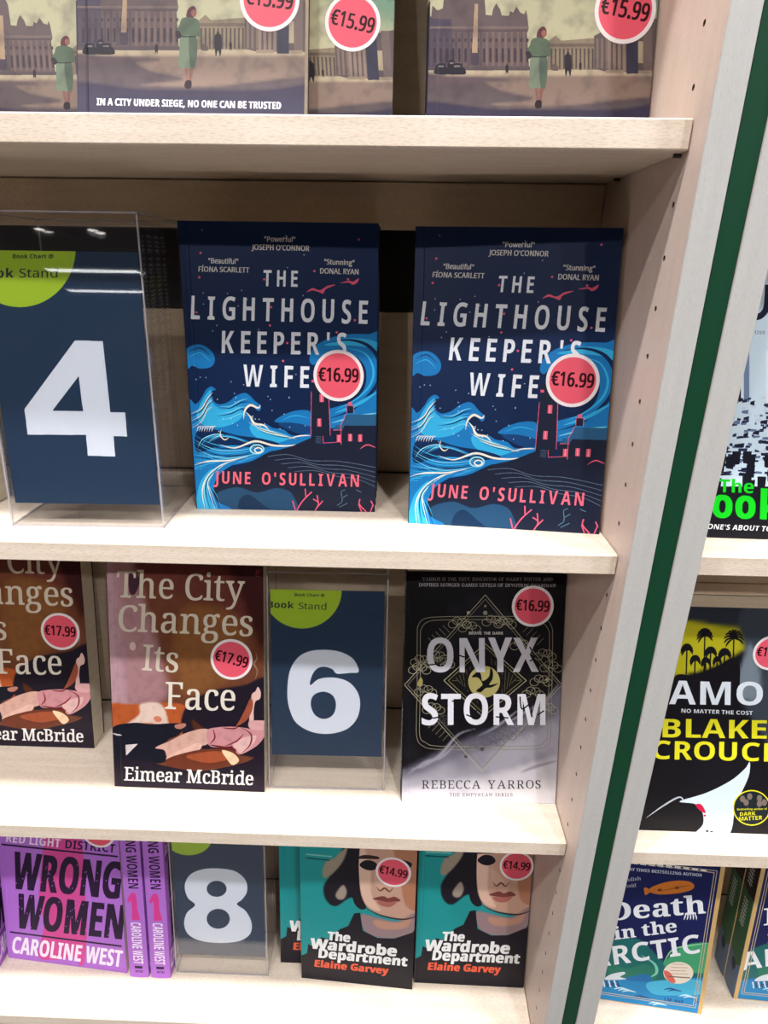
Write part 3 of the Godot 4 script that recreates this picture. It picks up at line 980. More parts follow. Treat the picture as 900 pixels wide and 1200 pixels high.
func paint_storm(cv: Canvas) -> void:
	cv.crop(460, 700, 4.286)
	var black := c8(14, 13, 17)
	cv.im.fill(black)
	cv.blob([-60, 900, 60, 860, 180, 800, 300, 740, 420, 690, 560, 640, 700, 560, 800, 480, 950, 380, 950, 1200, -60, 1200], c8(112, 110, 124))
	cv.blob([-60, 960, 150, 880, 330, 800, 520, 740, 720, 660, 950, 560, 950, 1200, -60, 1200], c8(160, 158, 170))
	cv.blob([-60, 1010, 240, 930, 520, 880, 800, 800, 950, 740, 950, 1200, -60, 1200], c8(204, 202, 210))
	cv.blob([-60, 1040, 300, 985, 640, 950, 950, 900, 950, 1200, -60, 1200], c8(224, 222, 226))
	cv.soften(55)
	for v in [[60, 900, 160, 830, 250, 800, 330, 720], [80, 860, 150, 850, 240, 790, 330, 690, 420, 660], [560, 640, 660, 580, 760, 520, 830, 440], [640, 880, 720, 850, 830, 820], [420, 700, 520, 650, 640, 560]]:
		cv.curve(v, 16, c8(150, 148, 162))
	cv.soften(14)
	cv.mottle(9, 0.012, c8(60, 58, 72), 0.30)
	var l := c8(172, 166, 138)
	var g := c8(150, 142, 84)
	# frame of squares and diamonds
	for k in 2:
		var d := k * 16.0
		cv.line([466, -12 + d * 1.3, 850 - d, 440, 452, 876 - d * 1.3, 60 + d, 440, 466, -12 + d * 1.3], 3.0, l if k == 0 else c8(120, 116, 104))
		cv.curve([124 + d, 480, 124 + d, 200 + d * 0.4, 130 + d, 140 + d, 160 + d, 108 + d, 240, 98 + d, 460, 96 + d, 700, 98 + d, 770 - d, 112 + d, 800 - d, 150 + d, 804 - d, 220, 800 - d, 480, 794 - d, 690, 780 - d, 740 - d, 730, 760 - d, 600, 764 - d, 240, 764 - d, 150 + d, 745 - d, 122 + d, 700, 120 + d, 600, 124 + d, 480], 3.2, c8(138, 132, 112), false)
	for k in 5:
		for v in [[180, 140, 1, 1], [760, 140, -1, 1], [180, 720, 1, -1], [750, 720, -1, -1]]:
			cv.line([v[0] + v[2] * k * 18, v[1] + v[3] * (4 - k) * 16, v[0] + v[2] * (k * 18 + 34), v[1] + v[3] * ((4 - k) * 16 + 36)], 2.4, c8(130, 124, 104))
	cv.line([465, 232, 672, 418, 455, 600, 258, 418, 465, 232], 3.2, l)
	cv.line([465, 250, 650, 418, 455, 580, 280, 418, 465, 250], 2.4, g)
	for k in 9:
		cv.line([300 + k * 18, 418 - k * 14, 330 + k * 12, 418 + k * 14], 3, c8(92, 86, 58))
		cv.line([640 - k * 18, 418 - k * 14, 610 - k * 12, 418 + k * 14], 3, c8(92, 86, 58))
	for k in 20:
		var a := TAU * k / 20.0
		cv.poly([460 + 84 * cos(a - 0.12), 424 + 84 * sin(a - 0.12), 460 + 106 * cos(a), 424 + 106 * sin(a), 460 + 84 * cos(a + 0.12), 424 + 84 * sin(a + 0.12)], black)
	cv.oval(460, 424, 92, 92, black, 40)
	cv.oval(460, 424, 80, 80, c8(168, 160, 100), 40)
	cv.blob([398, 400, 430, 372, 444, 388, 452, 420, 484, 398, 492, 356, 504, 372, 502, 410, 486, 440, 530, 432, 498, 452, 468, 456, 444, 476, 420, 470, 440, 452, 452, 436, 430, 404], black)
	cv.blob([128, 424, 142, 402, 152, 420, 146, 446, 126, 444], g)
	cv.blob([766, 412, 780, 404, 776, 424], g)
	# line clouds
	for v in [[330, 130], [380, 150], [500, 120], [560, 130], [140, 320], [130, 360], [220, 300], [250, 330], [640, 240], [760, 290], [790, 350], [740, 420], [160, 470], [200, 560], [240, 620], [560, 690], [500, 720], [400, 740], [600, 650], [700, 480], [770, 560]]:
		var cl := l if v[1] < 600 else c8(84, 80, 84)
		for k in 4:
			cv.ring(v[0] + [-28, -6, 20, 40][k], v[1] + [6, -12, -8, 8][k], 22, 18, 2.4, cl)
	cv.oval(466, 78, 11, 11, c8(140, 134, 116))
	cv.oval(466, 44, 6, 6, c8(140, 134, 116))
	cv.oval(381, 77, 8, 8, l)
	cv.oval(450, 762, 10, 10, c8(70, 68, 74))
	cv.oval(368, 800, 8, 8, c8(70, 68, 74))
	var silver := c8(196, 196, 204)
	text(cv, "BRAVE THE DARK", Vector2(384, 187), Vector2(556, 187), 14, c8(206, 204, 200), "bold", 0.05)
	text(cv, "ONYX", Vector2(174, 378), Vector2(735, 374), 172, silver, "bold")
	text(cv, "STORM", Vector2(146, 640), Vector2(768, 642), 156, c8(228, 230, 238), "bold")
	for v in [[180, 340, 240, 330, 262, 300], [330, 290, 360, 300], [640, 500, 650, 560, 690, 540, 700, 600], [240, 596, 210, 606, 170, 600], [300, 520, 322, 528], [372, 590, 410, 600, 424, 560], [520, 600, 580, 606], [690, 250, 712, 300, 690, 320], [730, 590, 760, 570]]:
		cv.curve(v, 7, black, false)
	text(cv, "REBECCA YARROS", Vector2(147, 961), Vector2(744, 961), 42, c8(34, 32, 38), "serif", 0.09)
	text(cv, "THE EMPYREAN SERIES", Vector2(286, 1000), Vector2(603, 1000), 16, c8(40, 38, 44), "serif", 0.08)
	cv.crop(300, 650, 2.368)
	text(cv, "'YARROS IS THE TRUE INHERITOR OF HARRY POTTER AND", Vector2(460, 72), Vector2(823, 73), 9, c8(186, 184, 186), "serif", 0.04)
	text(cv, "INSPIRES HUNGER GAMES LEVELS OF DEVOTION' GUARDIAN", Vector2(452, 88), Vector2(832, 90), 9, c8(186, 184, 186), "serif", 0.04)

func paint_wardrobe(cv: Canvas) -> void:
	cv.crop(310, 970, 2.571)
	var teal := c8(30, 146, 148)
	var ink := c8(27, 24, 34)
	cv.im.fill(teal)
	# hair, face, neck, in broad brush strokes
	cv.blob([285, -120, 380, -160, 470, -120, 500, 0, 500, 240, 420, 250, 300, 236, 262, 210, 215, 236, 186, 218, 178, 178, 200, 140, 215, 100, 236, 60, 258, 0], ink)
	cv.blob([174, 128, 186, 100, 208, 92, 232, 70, 250, 60, 238, 98, 216, 128, 190, 150, 176, 148], c8(150, 140, 122))
	cv.blob([214, 200, 236, 172, 248, 192, 240, 214, 222, 216], c8(158, 146, 132))
	cv.blob([286, 0, 300, -60, 400, -80, 500, -60, 500, 236, 470, 268, 420, 276, 350, 262, 306, 236, 288, 190, 280, 130, 282, 60], c8(196, 156, 136))
	cv.blob([380, -40, 500, -40, 500, 220, 460, 250, 424, 230, 410, 160, 396, 100], c8(176, 122, 94))
	cv.blob([282, 80, 300, 60, 320, 130, 322, 200, 350, 250, 310, 236, 288, 190], c8(222, 186, 166))
	cv.blob([330, 140, 350, 150, 372, 178, 350, 186, 334, 176], c8(208, 168, 148))
	cv.blob([292, 260, 340, 270, 400, 282, 452, 258, 450, 310, 420, 328, 360, 334, 310, 318, 292, 290], c8(150, 126, 130))
	cv.blob([330, 278, 400, 286, 440, 270, 430, 300, 380, 308, 340, 300], c8(186, 142, 122))
	cv.soften(9)
	cv.blob([286, 112, 304, 98, 330, 102, 342, 118, 326, 128, 304, 126], ink)
	cv.blob([278, 92, 300, 82, 338, 86, 344, 94, 300, 94], c8(48, 34, 36))
	cv.blob([384, 104, 410, 96, 444, 108, 430, 126, 400, 122], ink)
	cv.curve([336, 176, 348, 190, 362, 182, 376, 192, 388, 180], 6, c8(104, 62, 52))
	cv.blob([326, 214, 356, 206, 372, 212, 392, 208, 410, 220, 384, 224, 356, 222], c8(120, 62, 58))
	cv.blob([338, 222, 372, 224, 400, 222, 380, 238, 354, 236], c8(168, 102, 92))
	cv.curve([296, 236, 350, 264, 420, 276, 470, 262], 6, c8(60, 40, 42))
	cv.blob([262, 60, 286, 40, 284, 120, 290, 200, 306, 240, 286, 244, 266, 214, 270, 140], ink)
	# dark top against the teal
	cv.poly([108, 386, 128, 378, 132, 350, 150, 360, 170, 330, 196, 336, 226, 306, 252, 296, 270, 258, 288, 256, 296, 310, 340, 332, 390, 334, 446, 316, 500, 250, 520, 620, 90, 620], ink)
	cv.crop(310, 970, 2.571)
	text(cv, "The", Vector2(190, 338), Vector2(256, 344), 25, c8(238, 240, 240), "bold", 0.0, 1.4)
	text(cv, "Wardrobe", Vector2(138, 363), Vector2(396, 387), 30, c8(238, 240, 240), "bold", 0.0, 1.6)
	text(cv, "Department", Vector2(163, 391), Vector2(428, 417), 27, c8(238, 240, 240), "bold", 0.0, 1.4)
	text(cv, "Elaine Garvey", Vector2(151, 418), Vector2(372, 441), 20, c8(232, 96, 66), "bold", 0.0, 1.0)
	cv.line([126, 80, 202, 87], 5, c8(120, 190, 184))
	cv.line([126, 91, 196, 98], 5, c8(20, 78, 86))

func paint_purple(cv: Canvas) -> void:
	cv.crop(0, 960, 2.647)
	var lilac := c8(176, 112, 208)
	var pink := c8(208, 74, 150)
	var ink := c8(40, 22, 54)
	cv.im.fill(lilac)
	cv.blob([150, -60, 210, -60, 252, 60, 262, 200, 270, 330, 262, 440, 246, 452, 236, 428, 170, 436, 120, 424, 136, 330, 120, 240, 132, 120], pink)
	cv.blob([40, -260, 230, -330, 330, -250, 300, -120, 220, -60, 110, -120], pink)
	cv.line([6, 78, 364, 116], 6, ink)
	cv.line([32, 350, 376, 394], 6, ink)
	text(cv, "RED LIGHT", Vector2(18, 70), Vector2(186, 88), 26, c8(238, 222, 244), "bold")
	text(cv, "DISTRICT", Vector2(202, 90), Vector2(356, 104), 26, ink, "bold")
	text(cv, "WRONG", Vector2(36, 214), Vector2(368, 248), 112, ink, "bold", 0.0, 2.2)
	text(cv, "WOMEN", Vector2(48, 336), Vector2(376, 372), 104, ink, "bold", 0.0, 2.2)
	text(cv, "CAROLINE WEST", Vector2(36, 414), Vector2(375, 458), 50, c8(242, 230, 248), "bold", 0.0, 0.8)
	var rng := RandomNumberGenerator.new()
	rng.seed = 3
	for k in 90:
		var x := rng.randf_range(40, 366)
		cv.oval(x, rng.randf_range(118, 330) + x * 0.1, 1.6, 2.2, lilac, 6)

func paint_square(cv: Canvas, tagline: bool) -> void:
	if tagline:
		cv.crop(78, -24.4, 3.07)
	else:
		cv.crop(490, 0, 3.103)
	var haze := c8(186, 184, 152)
	cv.im.fill(haze)
	cv.blob([560, -700, 1000, -700, 1000, 60, 820, 20, 640, -60, 520, -200], c8(116, 148, 126))
	cv.blob([-60, -900, 1000, -900, 1000, -260, 500, -360, -60, -300], c8(96, 128, 112))
	cv.soften(80)
	cv.rect(-60, 254, 1000, 700, c8(132, 114, 104))
	cv.rect(-60, 254, 1000, 276, c8(178, 164, 140))
	cv.blob([-60, 300, 200, 292, 300, 330, 420, 360, 260, 380, 500, 388, 1000, 372, 1000, 700, -60, 700], c8(86, 76, 80))
	cv.blob([-60, 276, 120, 276, 330, 286, 240, 300, -60, 312], c8(92, 78, 84))
	cv.blob([-60, 392, 300, 398, 700, 400, 1000, 392, 1000, 720, -60, 720], c8(50, 46, 66))  # dark ground; part of its bluish tint is a reflected sheen painted in
	cv.soften(12)
	# domed building on the left
	var stone := c8(98, 84, 86)
	cv.poly([-40, 254, -40, 60, 48, 60, 52, 20, 70, 38, 90, 30, 96, -30, 130, -90, 175, -110, 215, -88, 240, -30, 246, 54, 268, 56, 272, 34, 284, 12, 298, 34, 304, 56, 330, 58, 334, 40, 345, 46, 358, 24, 372, 46, 386, 52, 392, 36, 397, 56, 402, 104, 396, 120, 404, 254], stone)
	cv.poly([-40, 254, -40, 64, 120, 70, 130, 254], c8(74, 66, 84))
	for k in 16:
		cv.rect(44 + k * 22.5, 116, 52 + k * 22.5, 240, c8(84, 72, 78) if k < 9 else c8(118, 98, 92))
		cv.rect(56 + k * 22.5, 176, 64 + k * 22.5, 226, c8(58, 50, 62))
		cv.rect(56 + k * 22.5, 140, 64 + k * 22.5, 152, c8(66, 58, 68))
	cv.rect(-40, 96, 402, 104, c8(118, 102, 98))
	cv.rect(-40, 110, 400, 114, c8(78, 66, 72))
	cv.rect(-40, 242, 408, 256, c8(88, 76, 80))
	cv.poly([206, 14, 218, 14, 216, 192, 195, 192], c8(170, 146, 120))
	cv.rect(190, 192, 220, 236, c8(72, 62, 74))
	# colonnades
	cv.poly([470, 152, 500, 128, 520, 148, 640, 138, 660, 254, 470, 254], c8(138, 124, 104))
	cv.rect(470, 158, 660, 170, c8(112, 98, 86))
	for k in 12:
		cv.rect(482 + k * 15.0, 176, 488 + k * 15.0, 250, c8(82, 72, 68))
	cv.poly([640, 130, 700, 100, 900, 60, 900, 262, 690, 262, 640, 250], c8(94, 82, 82))
	for k in 3:
		cv.rect(648 + k * 17.0, 140, 656 + k * 17.0, 250, c8(122, 106, 98))
	for k in 4:
		cv.rect(690 + k * 18.0, 100, 701 + k * 18.0, 262, c8(140, 122, 112))
	cv.rect(758, 90, 800, 268, c8(56, 56, 74))
	cv.rect(800, 150, 818, 230, c8(170, 156, 132))
	cv.rect(818, 70, 850, 262, c8(112, 98, 96))
	cv.rect(682, 254, 745, 266, c8(152, 136, 118))
	cv.rect(800, 256, 850, 268, c8(152, 136, 118))
	# cars and people
	for v in [[84, 250, 24], [122, 238, 18], [142, 250, 28]]:
		cv.blob([v[0] - v[2], 268, v[0] - v[2] * 0.9, 246, v[0] - v[2] * 0.5, v[1] - 18, v[0] + v[2] * 0.5, v[1] - 19, v[0] + v[2] * 0.7, 244, v[0] + v[2], 250, v[0] + v[2], 270], c8(36, 34, 44))
		cv.rect(v[0] - v[2] * 0.4, v[1] - 12, v[0] + v[2] * 0.4, v[1] - 6, c8(120, 112, 112))
	cv.blob([484, 254, 490, 234, 504, 234, 510, 256], c8(96, 84, 78))
	for v in [[323, 252, 0.42], [590, 242, 0.36], [545, 236, 1.0]]:
		var f: float = v[2]
		cv.oval(v[0], v[1] - 42 * f, 5 * f, 6 * f, c8(50, 38, 36), 12)
		cv.blob([v[0] - 11 * f, v[1] - 34 * f, v[0], v[1] - 38 * f, v[0] + 11 * f, v[1] - 34 * f, v[0] + 13 * f, v[1] + 4 * f, v[0] + 8 * f, v[1] + 42 * f, v[0], v[1] + 20 * f, v[0] - 8 * f, v[1] + 42 * f, v[0] - 12 * f, v[1] + 4 * f], c8(38, 34, 42))
	cv.blob([432, 138, 436, 110, 455, 96, 466, 108, 466, 126, 452, 140], c8(94, 44, 56))
	cv.oval(458, 122, 10, 13, c8(146, 96, 84), 16)
	cv.blob([424, 138, 452, 138, 474, 148, 480, 176, 482, 200, 472, 208, 470, 206, 410, 206, 396, 208, 392, 190, 406, 164, 412, 146], c8(86, 104, 84))
	cv.blob([392, 188, 404, 186, 414, 204, 404, 214, 394, 206], c8(50, 40, 44))
	cv.blob([412, 208, 466, 208, 470, 260, 462, 318, 436, 322, 404, 316, 406, 262], c8(116, 132, 112))
	cv.blob([440, 210, 466, 208, 470, 260, 462, 318, 446, 320], c8(84, 100, 84))
	cv.rect(414, 204, 468, 209, c8(52, 58, 50))
	cv.poly([424, 320, 437, 321, 436, 372, 431, 374], c8(134, 94, 84))
	cv.poly([441, 321, 458, 319, 446, 374, 440, 374], c8(128, 88, 80))
	cv.blob([424, 384, 430, 366, 448, 366, 448, 390, 432, 394], c8(40, 28, 34))
	cv.mottle(15, 0.05, c8(30, 24, 40), 0.22)
	if tagline:
		cv.crop(80, 0, 4.737)
		text(cv, "IN A CITY UNDER SIEGE, NO ONE CAN BE TRUSTED", Vector2(158, 583), Vector2(1180, 605), 38, c8(244, 244, 246), "bold", 0.0, 0.6)

func paint_crowd(cv: Canvas) -> void:
	cv.crop(740, 300, 3.333)
	cv.im.fill(c8(198, 220, 234))
	var ink := c8(24, 28, 54)
	var rng := RandomNumberGenerator.new()
	rng.seed = 21
	for k in 26:
		var x := rng.randf_range(280, 900)
		var hh := rng.randf_range(60, 190)
		cv.rect(x, 560 - hh, x + rng.randf_range(14, 40), 570, [c8(160, 186, 206), c8(110, 134, 164), c8(214, 230, 240), ink][k % 4])
	for k in 420:
		var y := rng.randf_range(545, 850)
		var x := rng.randf_range(230, 900)
		var f := (y - 500.0) / 350.0
		var ww := rng.randf_range(6, 34) * (0.5 + f)
		cv.poly([x, y, x + ww, y + rng.randf_range(-6, 6), x + ww * 0.9, y + rng.randf_range(6, 16), x - 2, y + 10], [ink, c8(190, 208, 226), c8(40, 46, 78), c8(96, 112, 146), ink][k % 5])
	for k in 160:
		var x := rng.randf_range(230, 900)
		var y := rng.randf_range(750, 1000)
		cv.poly([x, y, x + 34, y, x + 28, y + 50, x, y + 46], c8(22, 24, 36))
	cv.rect(200, 900, 900, 1200, c8(22, 22, 30))
	cv.curve([534, 118, 532, 160, 526, 206, 506, 232, 480, 240], 26, ink, false)
	text(cv, "oss i", Vector2(482, 304), Vector2(536, 306), 17, c8(80, 90, 100), "sans")
	var lime := c8(20, 208, 34)
	text(cv, "The", Vector2(343, 922), Vector2(477, 926), 50, lime, "bold")
	text(cv, "ook", Vector2(316, 1020), Vector2(582, 1030), 112, lime, "bold", 0.0, 2.0)
	text(cv, "ONE'S ABOUT TO", Vector2(296, 1066), Vector2(545, 1076), 20, c8(232, 234, 238), "bold", 0.0, 0.0, 0.18)

func paint_yellow(cv: Canvas) -> void:
	cv.crop(720, 660, 3.53)
	var ink := c8(20, 19, 25)
	cv.im.fill(ink)
	cv.blob([140, 230, 350, 240, 520, 262, 560, 330, 470, 400, 380, 440, 250, 470, 130, 480], c8(184, 180, 32))
	cv.blob([140, 170, 640, 170, 700, 260, 480, 262, 300, 236, 140, 232], c8(40, 46, 56))
	cv.blob([520, 200, 760, 180, 760, 900, 640, 760, 540, 600, 480, 500, 540, 380], c8(58, 66, 76))
	cv.blob([560, 330, 600, 420, 600, 560, 520, 560, 496, 500, 530, 400], c8(120, 134, 146))
	cv.soften(26)
	cv.blob([250, 470, 330, 462, 420, 430, 500, 390, 520, 470, 480, 600, 240, 600], ink)
	for v in [[374, 300, 150, 34], [300, 358, 100, 26], [398, 370, 90, 26], [494, 312, 130, 42], [334, 402, 70, 22], [378, 410, 60, 20], [456, 378, 80, 28], [425, 405, 60, 18]]:
		cv.line([v[0], v[1], v[0] - 3, v[1] + v[2]], 6, ink)
		for k in 11:
			var a := PI + PI * 1.3 * (k - 1.5) / 10.0
			cv.curve([v[0], v[1], v[0] + v[3] * 0.6 * cos(a), v[1] + v[3] * 0.7 * sin(a) - 4, v[0] + v[3] * cos(a), v[1] + v[3] * sin(a) + 10], 9, ink)
	cv.blob([270, 985, 380, 950, 480, 900, 540, 850, 560, 822, 556, 880, 520, 960, 500, 1000, 468, 1130, 320, 1140, 366, 1080, 360, 1020, 330, 995], c8(206, 222, 236))
	cv.curve([130, 1055, 200, 1005, 268, 968, 290, 990], 9, c8(190, 200, 208))
	cv.blob([336, 1000, 356, 996, 372, 1016, 376, 1034, 352, 1022], c8(190, 24, 66))
	cv.oval(374, 1044, 5, 4, c8(190, 24, 66))
	cv.oval(384, 1108, 6, 4, ink)
	cv.oval(402, 1112, 6, 4, ink)
	var yel := c8(224, 220, 40)
	text(cv, "FAMOUS", Vector2(148, 582), Vector2(826, 592), 96, c8(226, 236, 246), "bold")
	text(cv, "NO MATTER THE COST", Vector2(277, 618), Vector2(572, 628), 16, c8(220, 228, 234), "bold")
	text(cv, "BLAKE", Vector2(199, 720), Vector2(630, 726), 76, yel, "bold")
	text(cv, "CROUCH", Vector2(158, 810), Vector2(692, 822), 76, yel, "bold")
	cv.oval(568, 1012, 78, 74, yel, 40)
	cv.oval(568, 1012, 73, 69, c8(24, 34, 40), 40)
	for v in [[530, 975], [560, 965], [600, 972], [620, 990], [545, 990], [600, 995]]:
		cv.oval(v[0], v[1], 11, 14, c8(120, 106, 98), 14)
	text(cv, "Bestselling author of", Vector2(508, 1022), Vector2(632, 1020), 8, yel, "bold")
	text(cv, "DARK", Vector2(520, 1046), Vector2(584, 1042), 15, yel, "bold")
	text(cv, "MATTER", Vector2(516, 1066), Vector2(612, 1060), 16, yel, "bold")

func paint_arctic(cv: Canvas) -> void:
	cv.crop(660, 980, 3.75)
	cv.im.fill(c8(22, 30, 84))
	cv.blob([180, 470, 330, 450, 470, 560, 640, 470, 660, 560, 640, 760, 120, 760, 140, 520], c8(24, 104, 104))
	cv.blob([440, 560, 500, 500, 570, 470, 660, 480, 650, 590, 560, 600, 480, 580], c8(66, 160, 112))
	cv.blob([200, 560, 280, 580, 360, 560, 410, 600, 380, 640, 220, 640], c8(40, 120, 100))
	cv.soften(14)
	cv.curve([340, 520, 400, 560, 410, 600, 380, 620], 14, c8(120, 200, 176))
	cv.curve([440, 560, 480, 500, 560, 480, 640, 470], 10, c8(130, 206, 150))
	cv.blob([150, 620, 250, 625, 380, 610, 385, 720, 300, 740, 140, 730], c8(28, 110, 172))
	cv.blob([100, 626, 380, 640, 640, 630, 640, 790, 100, 730], c8(30, 132, 190))
	cv.blob([380, 640, 600, 632, 620, 690, 480, 700, 390, 690], c8(70, 178, 216))
	for k in 14:
		var x := 190 + (k * 67) % 420
		var y := 655 + (k * 29) % 90
		cv.curve([x, y, x + 30, y - 6, x + 64, y + 2], 9, [c8(20, 84, 142), c8(190, 226, 240)][k % 2])
	cv.blob([186, 630, 206, 608, 262, 596, 272, 604, 250, 618, 276, 628], c8(214, 226, 234))
	for k in 6:
		cv.line([176 + k * 12, 634, 182 + k * 13, 662], 6, [c8(226, 234, 240), c8(40, 66, 100)][k % 2])
	cv.blob([375, 238, 400, 218, 470, 198, 540, 196, 574, 212, 566, 234, 510, 250, 430, 256, 392, 250], c8(204, 118, 44))
	cv.blob([356, 226, 374, 230, 382, 244, 362, 258, 356, 244], c8(204, 118, 44))
	for v in [[424, 236], [500, 226]]:
		cv.oval(v[0], v[1], 10, 6, c8(110, 60, 30))
	cv.curve([430, 240, 500, 226, 560, 214], 4, c8(120, 66, 30))
	var white := c8(232, 238, 244)
	text(cv, "SUNDAY TIMES BESTSELLING AUTHOR", Vector2(232, 146), Vector2(610, 178), 13, c8(206, 214, 226), "bold")
	for k in 9:
		cv.poly([300 + k * 38, 108 + k * 4.6, 326 + k * 38, 111 + k * 4.6, 326 + k * 38, 124 + k * 4.2, 300 + k * 38, 120 + k * 4.2], white)
	text(cv, "olish", Vector2(284, 198), Vector2(342, 192), 15, c8(200, 206, 216), "serif")
	text(cv, "cold", Vector2(280, 226), Vector2(321, 222), 15, c8(200, 206, 216), "serif")
	text(cv, "Death", Vector2(200, 372), Vector2(626, 338), 78, white, "serif-bold", 0.0, 1.2)
	text(cv, "in the", Vector2(226, 455), Vector2(500, 420), 54, white, "serif-bold", 0.0, 1.0)
	text(cv, "ARCTIC", Vector2(120, 580), Vector2(606, 512), 82, white, "bold")
	for k in 5:
		cv.curve([540 + k * 9, 335, 536 + k * 12, 352, 530 + k * 14, 368], 6, white)
	cv.oval(506, 600, 66, 48, c8(232, 222, 204), 32)
	cv.blob([444, 590, 470, 600, 494, 640, 470, 642, 448, 616], c8(214, 104, 92))
	for v in [[482, 562, 530, 564], [474, 576, 546, 578], [470, 590, 540, 592], [474, 604, 548, 606]]:
		cv.line(v, 3.5, c8(186, 150, 132))
	cv.line([462, 616, 556, 622], 6, c8(120, 96, 84))
	text(cv, "J.M. Hall", Vector2(440, 722), Vector2(526, 734), 13, c8(20, 52, 104), "bold")
	# gilt border
	cv.units(100, 152)
	for v in [[0, 0, 3.6, 152], [96.4, 0, 100, 152], [0, 151.4, 100, 152]]:
		cv.rect(v[0], v[1], v[2], v[3], c8(206, 172, 112))
	for d in [6.0, 8.0]:
		cv.line([d, d, 100 - d, d, 100 - d, 152 - d, d, 152 - d, d, d], 0.7, c8(190, 176, 150))

func spine_of(w: int, h: int, bg: Color, lines: Array) -> StandardMaterial3D:
	var cv := Canvas.new(w, h, bg)
	cv.units(w, h)
	for l in lines:
		text(cv, l[0], Vector2(l[1], l[2]), Vector2(l[1], l[3]), l[4], l[5], l[6] if l.size() > 6 else "bold")
	return cv.material()

# ---------------------------------------------------------------- the books on their shelves
func build_books() -> void:
	var p14 := price("€14.99")
	var p15 := price("€15.99")
	var p16 := price("€16.99")
	var p17 := price("€17.99")
	# second shelf: the lighthouse paperbacks, one pile of three and one alone
	var a := spot(-0.3556, S2, -0.0973, 0.45, 0.1615, 0.2400, 6.6, 0.0185)
	var cv := canvas_for(a, 1000, Color.BLACK)
	paint_lighthouse(cv)
	var cover := cv.material()
	var navy := plain(c8(16, 24, 52), 0.35)
	var spine := spine_of(90, 1000, c8(16, 24, 52), [["THE LIGHTHOUSE KEEPER'S WIFE", 30, 40, 600, 32, c8(214, 220, 230)], ["JUNE O'SULLIVAN", 32, 660, 920, 28, c8(232, 104, 124)]])
	var b := book(a, "navy paperback with lighthouse and wave cover standing next to the number 4 stand", "lighthouse paperbacks", cover, spine, navy)
	sticker(a, b, p16, Vector2(396.8, 440.4), 29.5, 1)
	for k in 2:
		var r := spot(a.at.x, S2, a.at.z - 0.0188 * (k + 1), 0.45, 0.1615, 0.2400, 6.6, 0.0185)
		book(r, ["navy paperback second in the pile, right behind the lighthouse cover", "navy paperback last in the pile, at the back board"][k], "lighthouse paperbacks", cover, spine, navy)
	a = spot(-0.1637, S2, -0.0753, -5.4, 0.1605, 0.2420, 12.2, 0.0215)
	b = book(a, "navy paperback with lighthouse and wave cover standing askew against the upright", "lighthouse paperbacks", cover, spine, navy)
	sticker(a, b, p16, Vector2(671, 446), 31.7, 2)
	# a blue book shows past the stand's far side
	a = spot(-0.690, S2, -0.0985, 0.0, 0.1500, 0.2300, 6.0, 0.022)
	cv = Canvas.new(300, 460, c8(34, 86, 136))
	cv.units(150, 230)
	cv.blob([-10, 196, 40, 188, 100, 192, 160, 186, 160, 220, -10, 224], c8(214, 176, 160))
	cv.rect(-1, 222, 151, 231, c8(60, 26, 34))
	var blue := plain(c8(34, 86, 136), 0.35)
	book(a, "blue paperback with a pale pink band, half hidden past the number 4 stand", "", cv.material(), blue, blue)
	# top shelf: the sepia city square
	a = spot(-0.1590, S1, -0.0960, 0.0, 0.1575, 0.2450, 12.5, 0.024)
	cv = canvas_for(a, 900, Color.BLACK)
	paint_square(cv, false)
	cover = cv.material()
	cv = Canvas.new(90, 1000, c8(34, 34, 54))
	cv.units(90, 1000)
	cv.rect(0, 0, 90, 640, c8(186, 184, 152))
	cv.rect(10, 930, 80, 938, c8(210, 206, 204))
	spine = cv.material()
	var dusk := plain(c8(40, 38, 54), 0.35)
	b = book(a, "sepia city square paperback standing alone next to the upright", "city square paperbacks", cover, spine, dusk)
	sticker(a, b, p15, Vector2(732.5, 12), 36, 9)
	a = spot(-0.4070, S1, -0.0850, 0.0, 0.1610, 0.2450, 17.5, 0.022)
	cv = canvas_for(a, 900, Color.BLACK)
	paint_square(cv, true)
	b = book(a, "sepia city square paperback with a white line of print along the bottom", "city square paperbacks", cv.material(), spine, dusk)
	sticker(a, b, p15, Vector2(316, 0), 35, 6)
	a = spot(-0.3455, S1, -0.1095, 0.0, 0.1610, 0.2450, 17.5, 0.022)
	b = book(a, "sepia city square paperback set back, its priced half showing past its neighbour", "city square paperbacks", cover, spine, dusk)
	sticker(a, b, p15, Vector2(413.3, 26.4), 32.5, 12)
	a = spot(-0.5085, S1, -0.1095, 0.0, 0.1610, 0.2450, 17.5, 0.022)
	book(a, "sepia city square paperback set back, its domed building showing", "city square paperbacks", cover, spine, dusk)
	# third shelf
	a = spot(-0.4690, S3, -0.0754, -0.5, 0.1610, 0.2450, 14.5, 0.025)
	cv = canvas_for(a, 900, Color.BLACK)
	paint_city(cv)
	cover = cv.material(0.28)
	var brown := plain(c8(72, 40, 40), 0.35)
	b = book(a, "brown paperback with a reclining figure, standing forward against the number 6 stand", "reclining figure paperbacks", cover, brown, brown)
	sticker(a, b, p17, Vector2(271.4, 772.7), 24.6, 13)
	a = spot(-0.6775, S3, -0.1290, 0.0, 0.1608, 0.2450, 11.2, 0.026)
	b = book(a, "brown paperback with a reclining figure, set back with its page edges showing", "reclining figure paperbacks", cover, brown, brown)
	sticker(a, b, p17, Vector2(70.8, 740), 22.6, 3)
	a = spot(-0.1622, S3, -0.0677, 1.3, 0.1612, 0.2450, 16.5, 0.036)
	cv = canvas_for(a, 1000, Color.BLACK)
	paint_storm(cv)
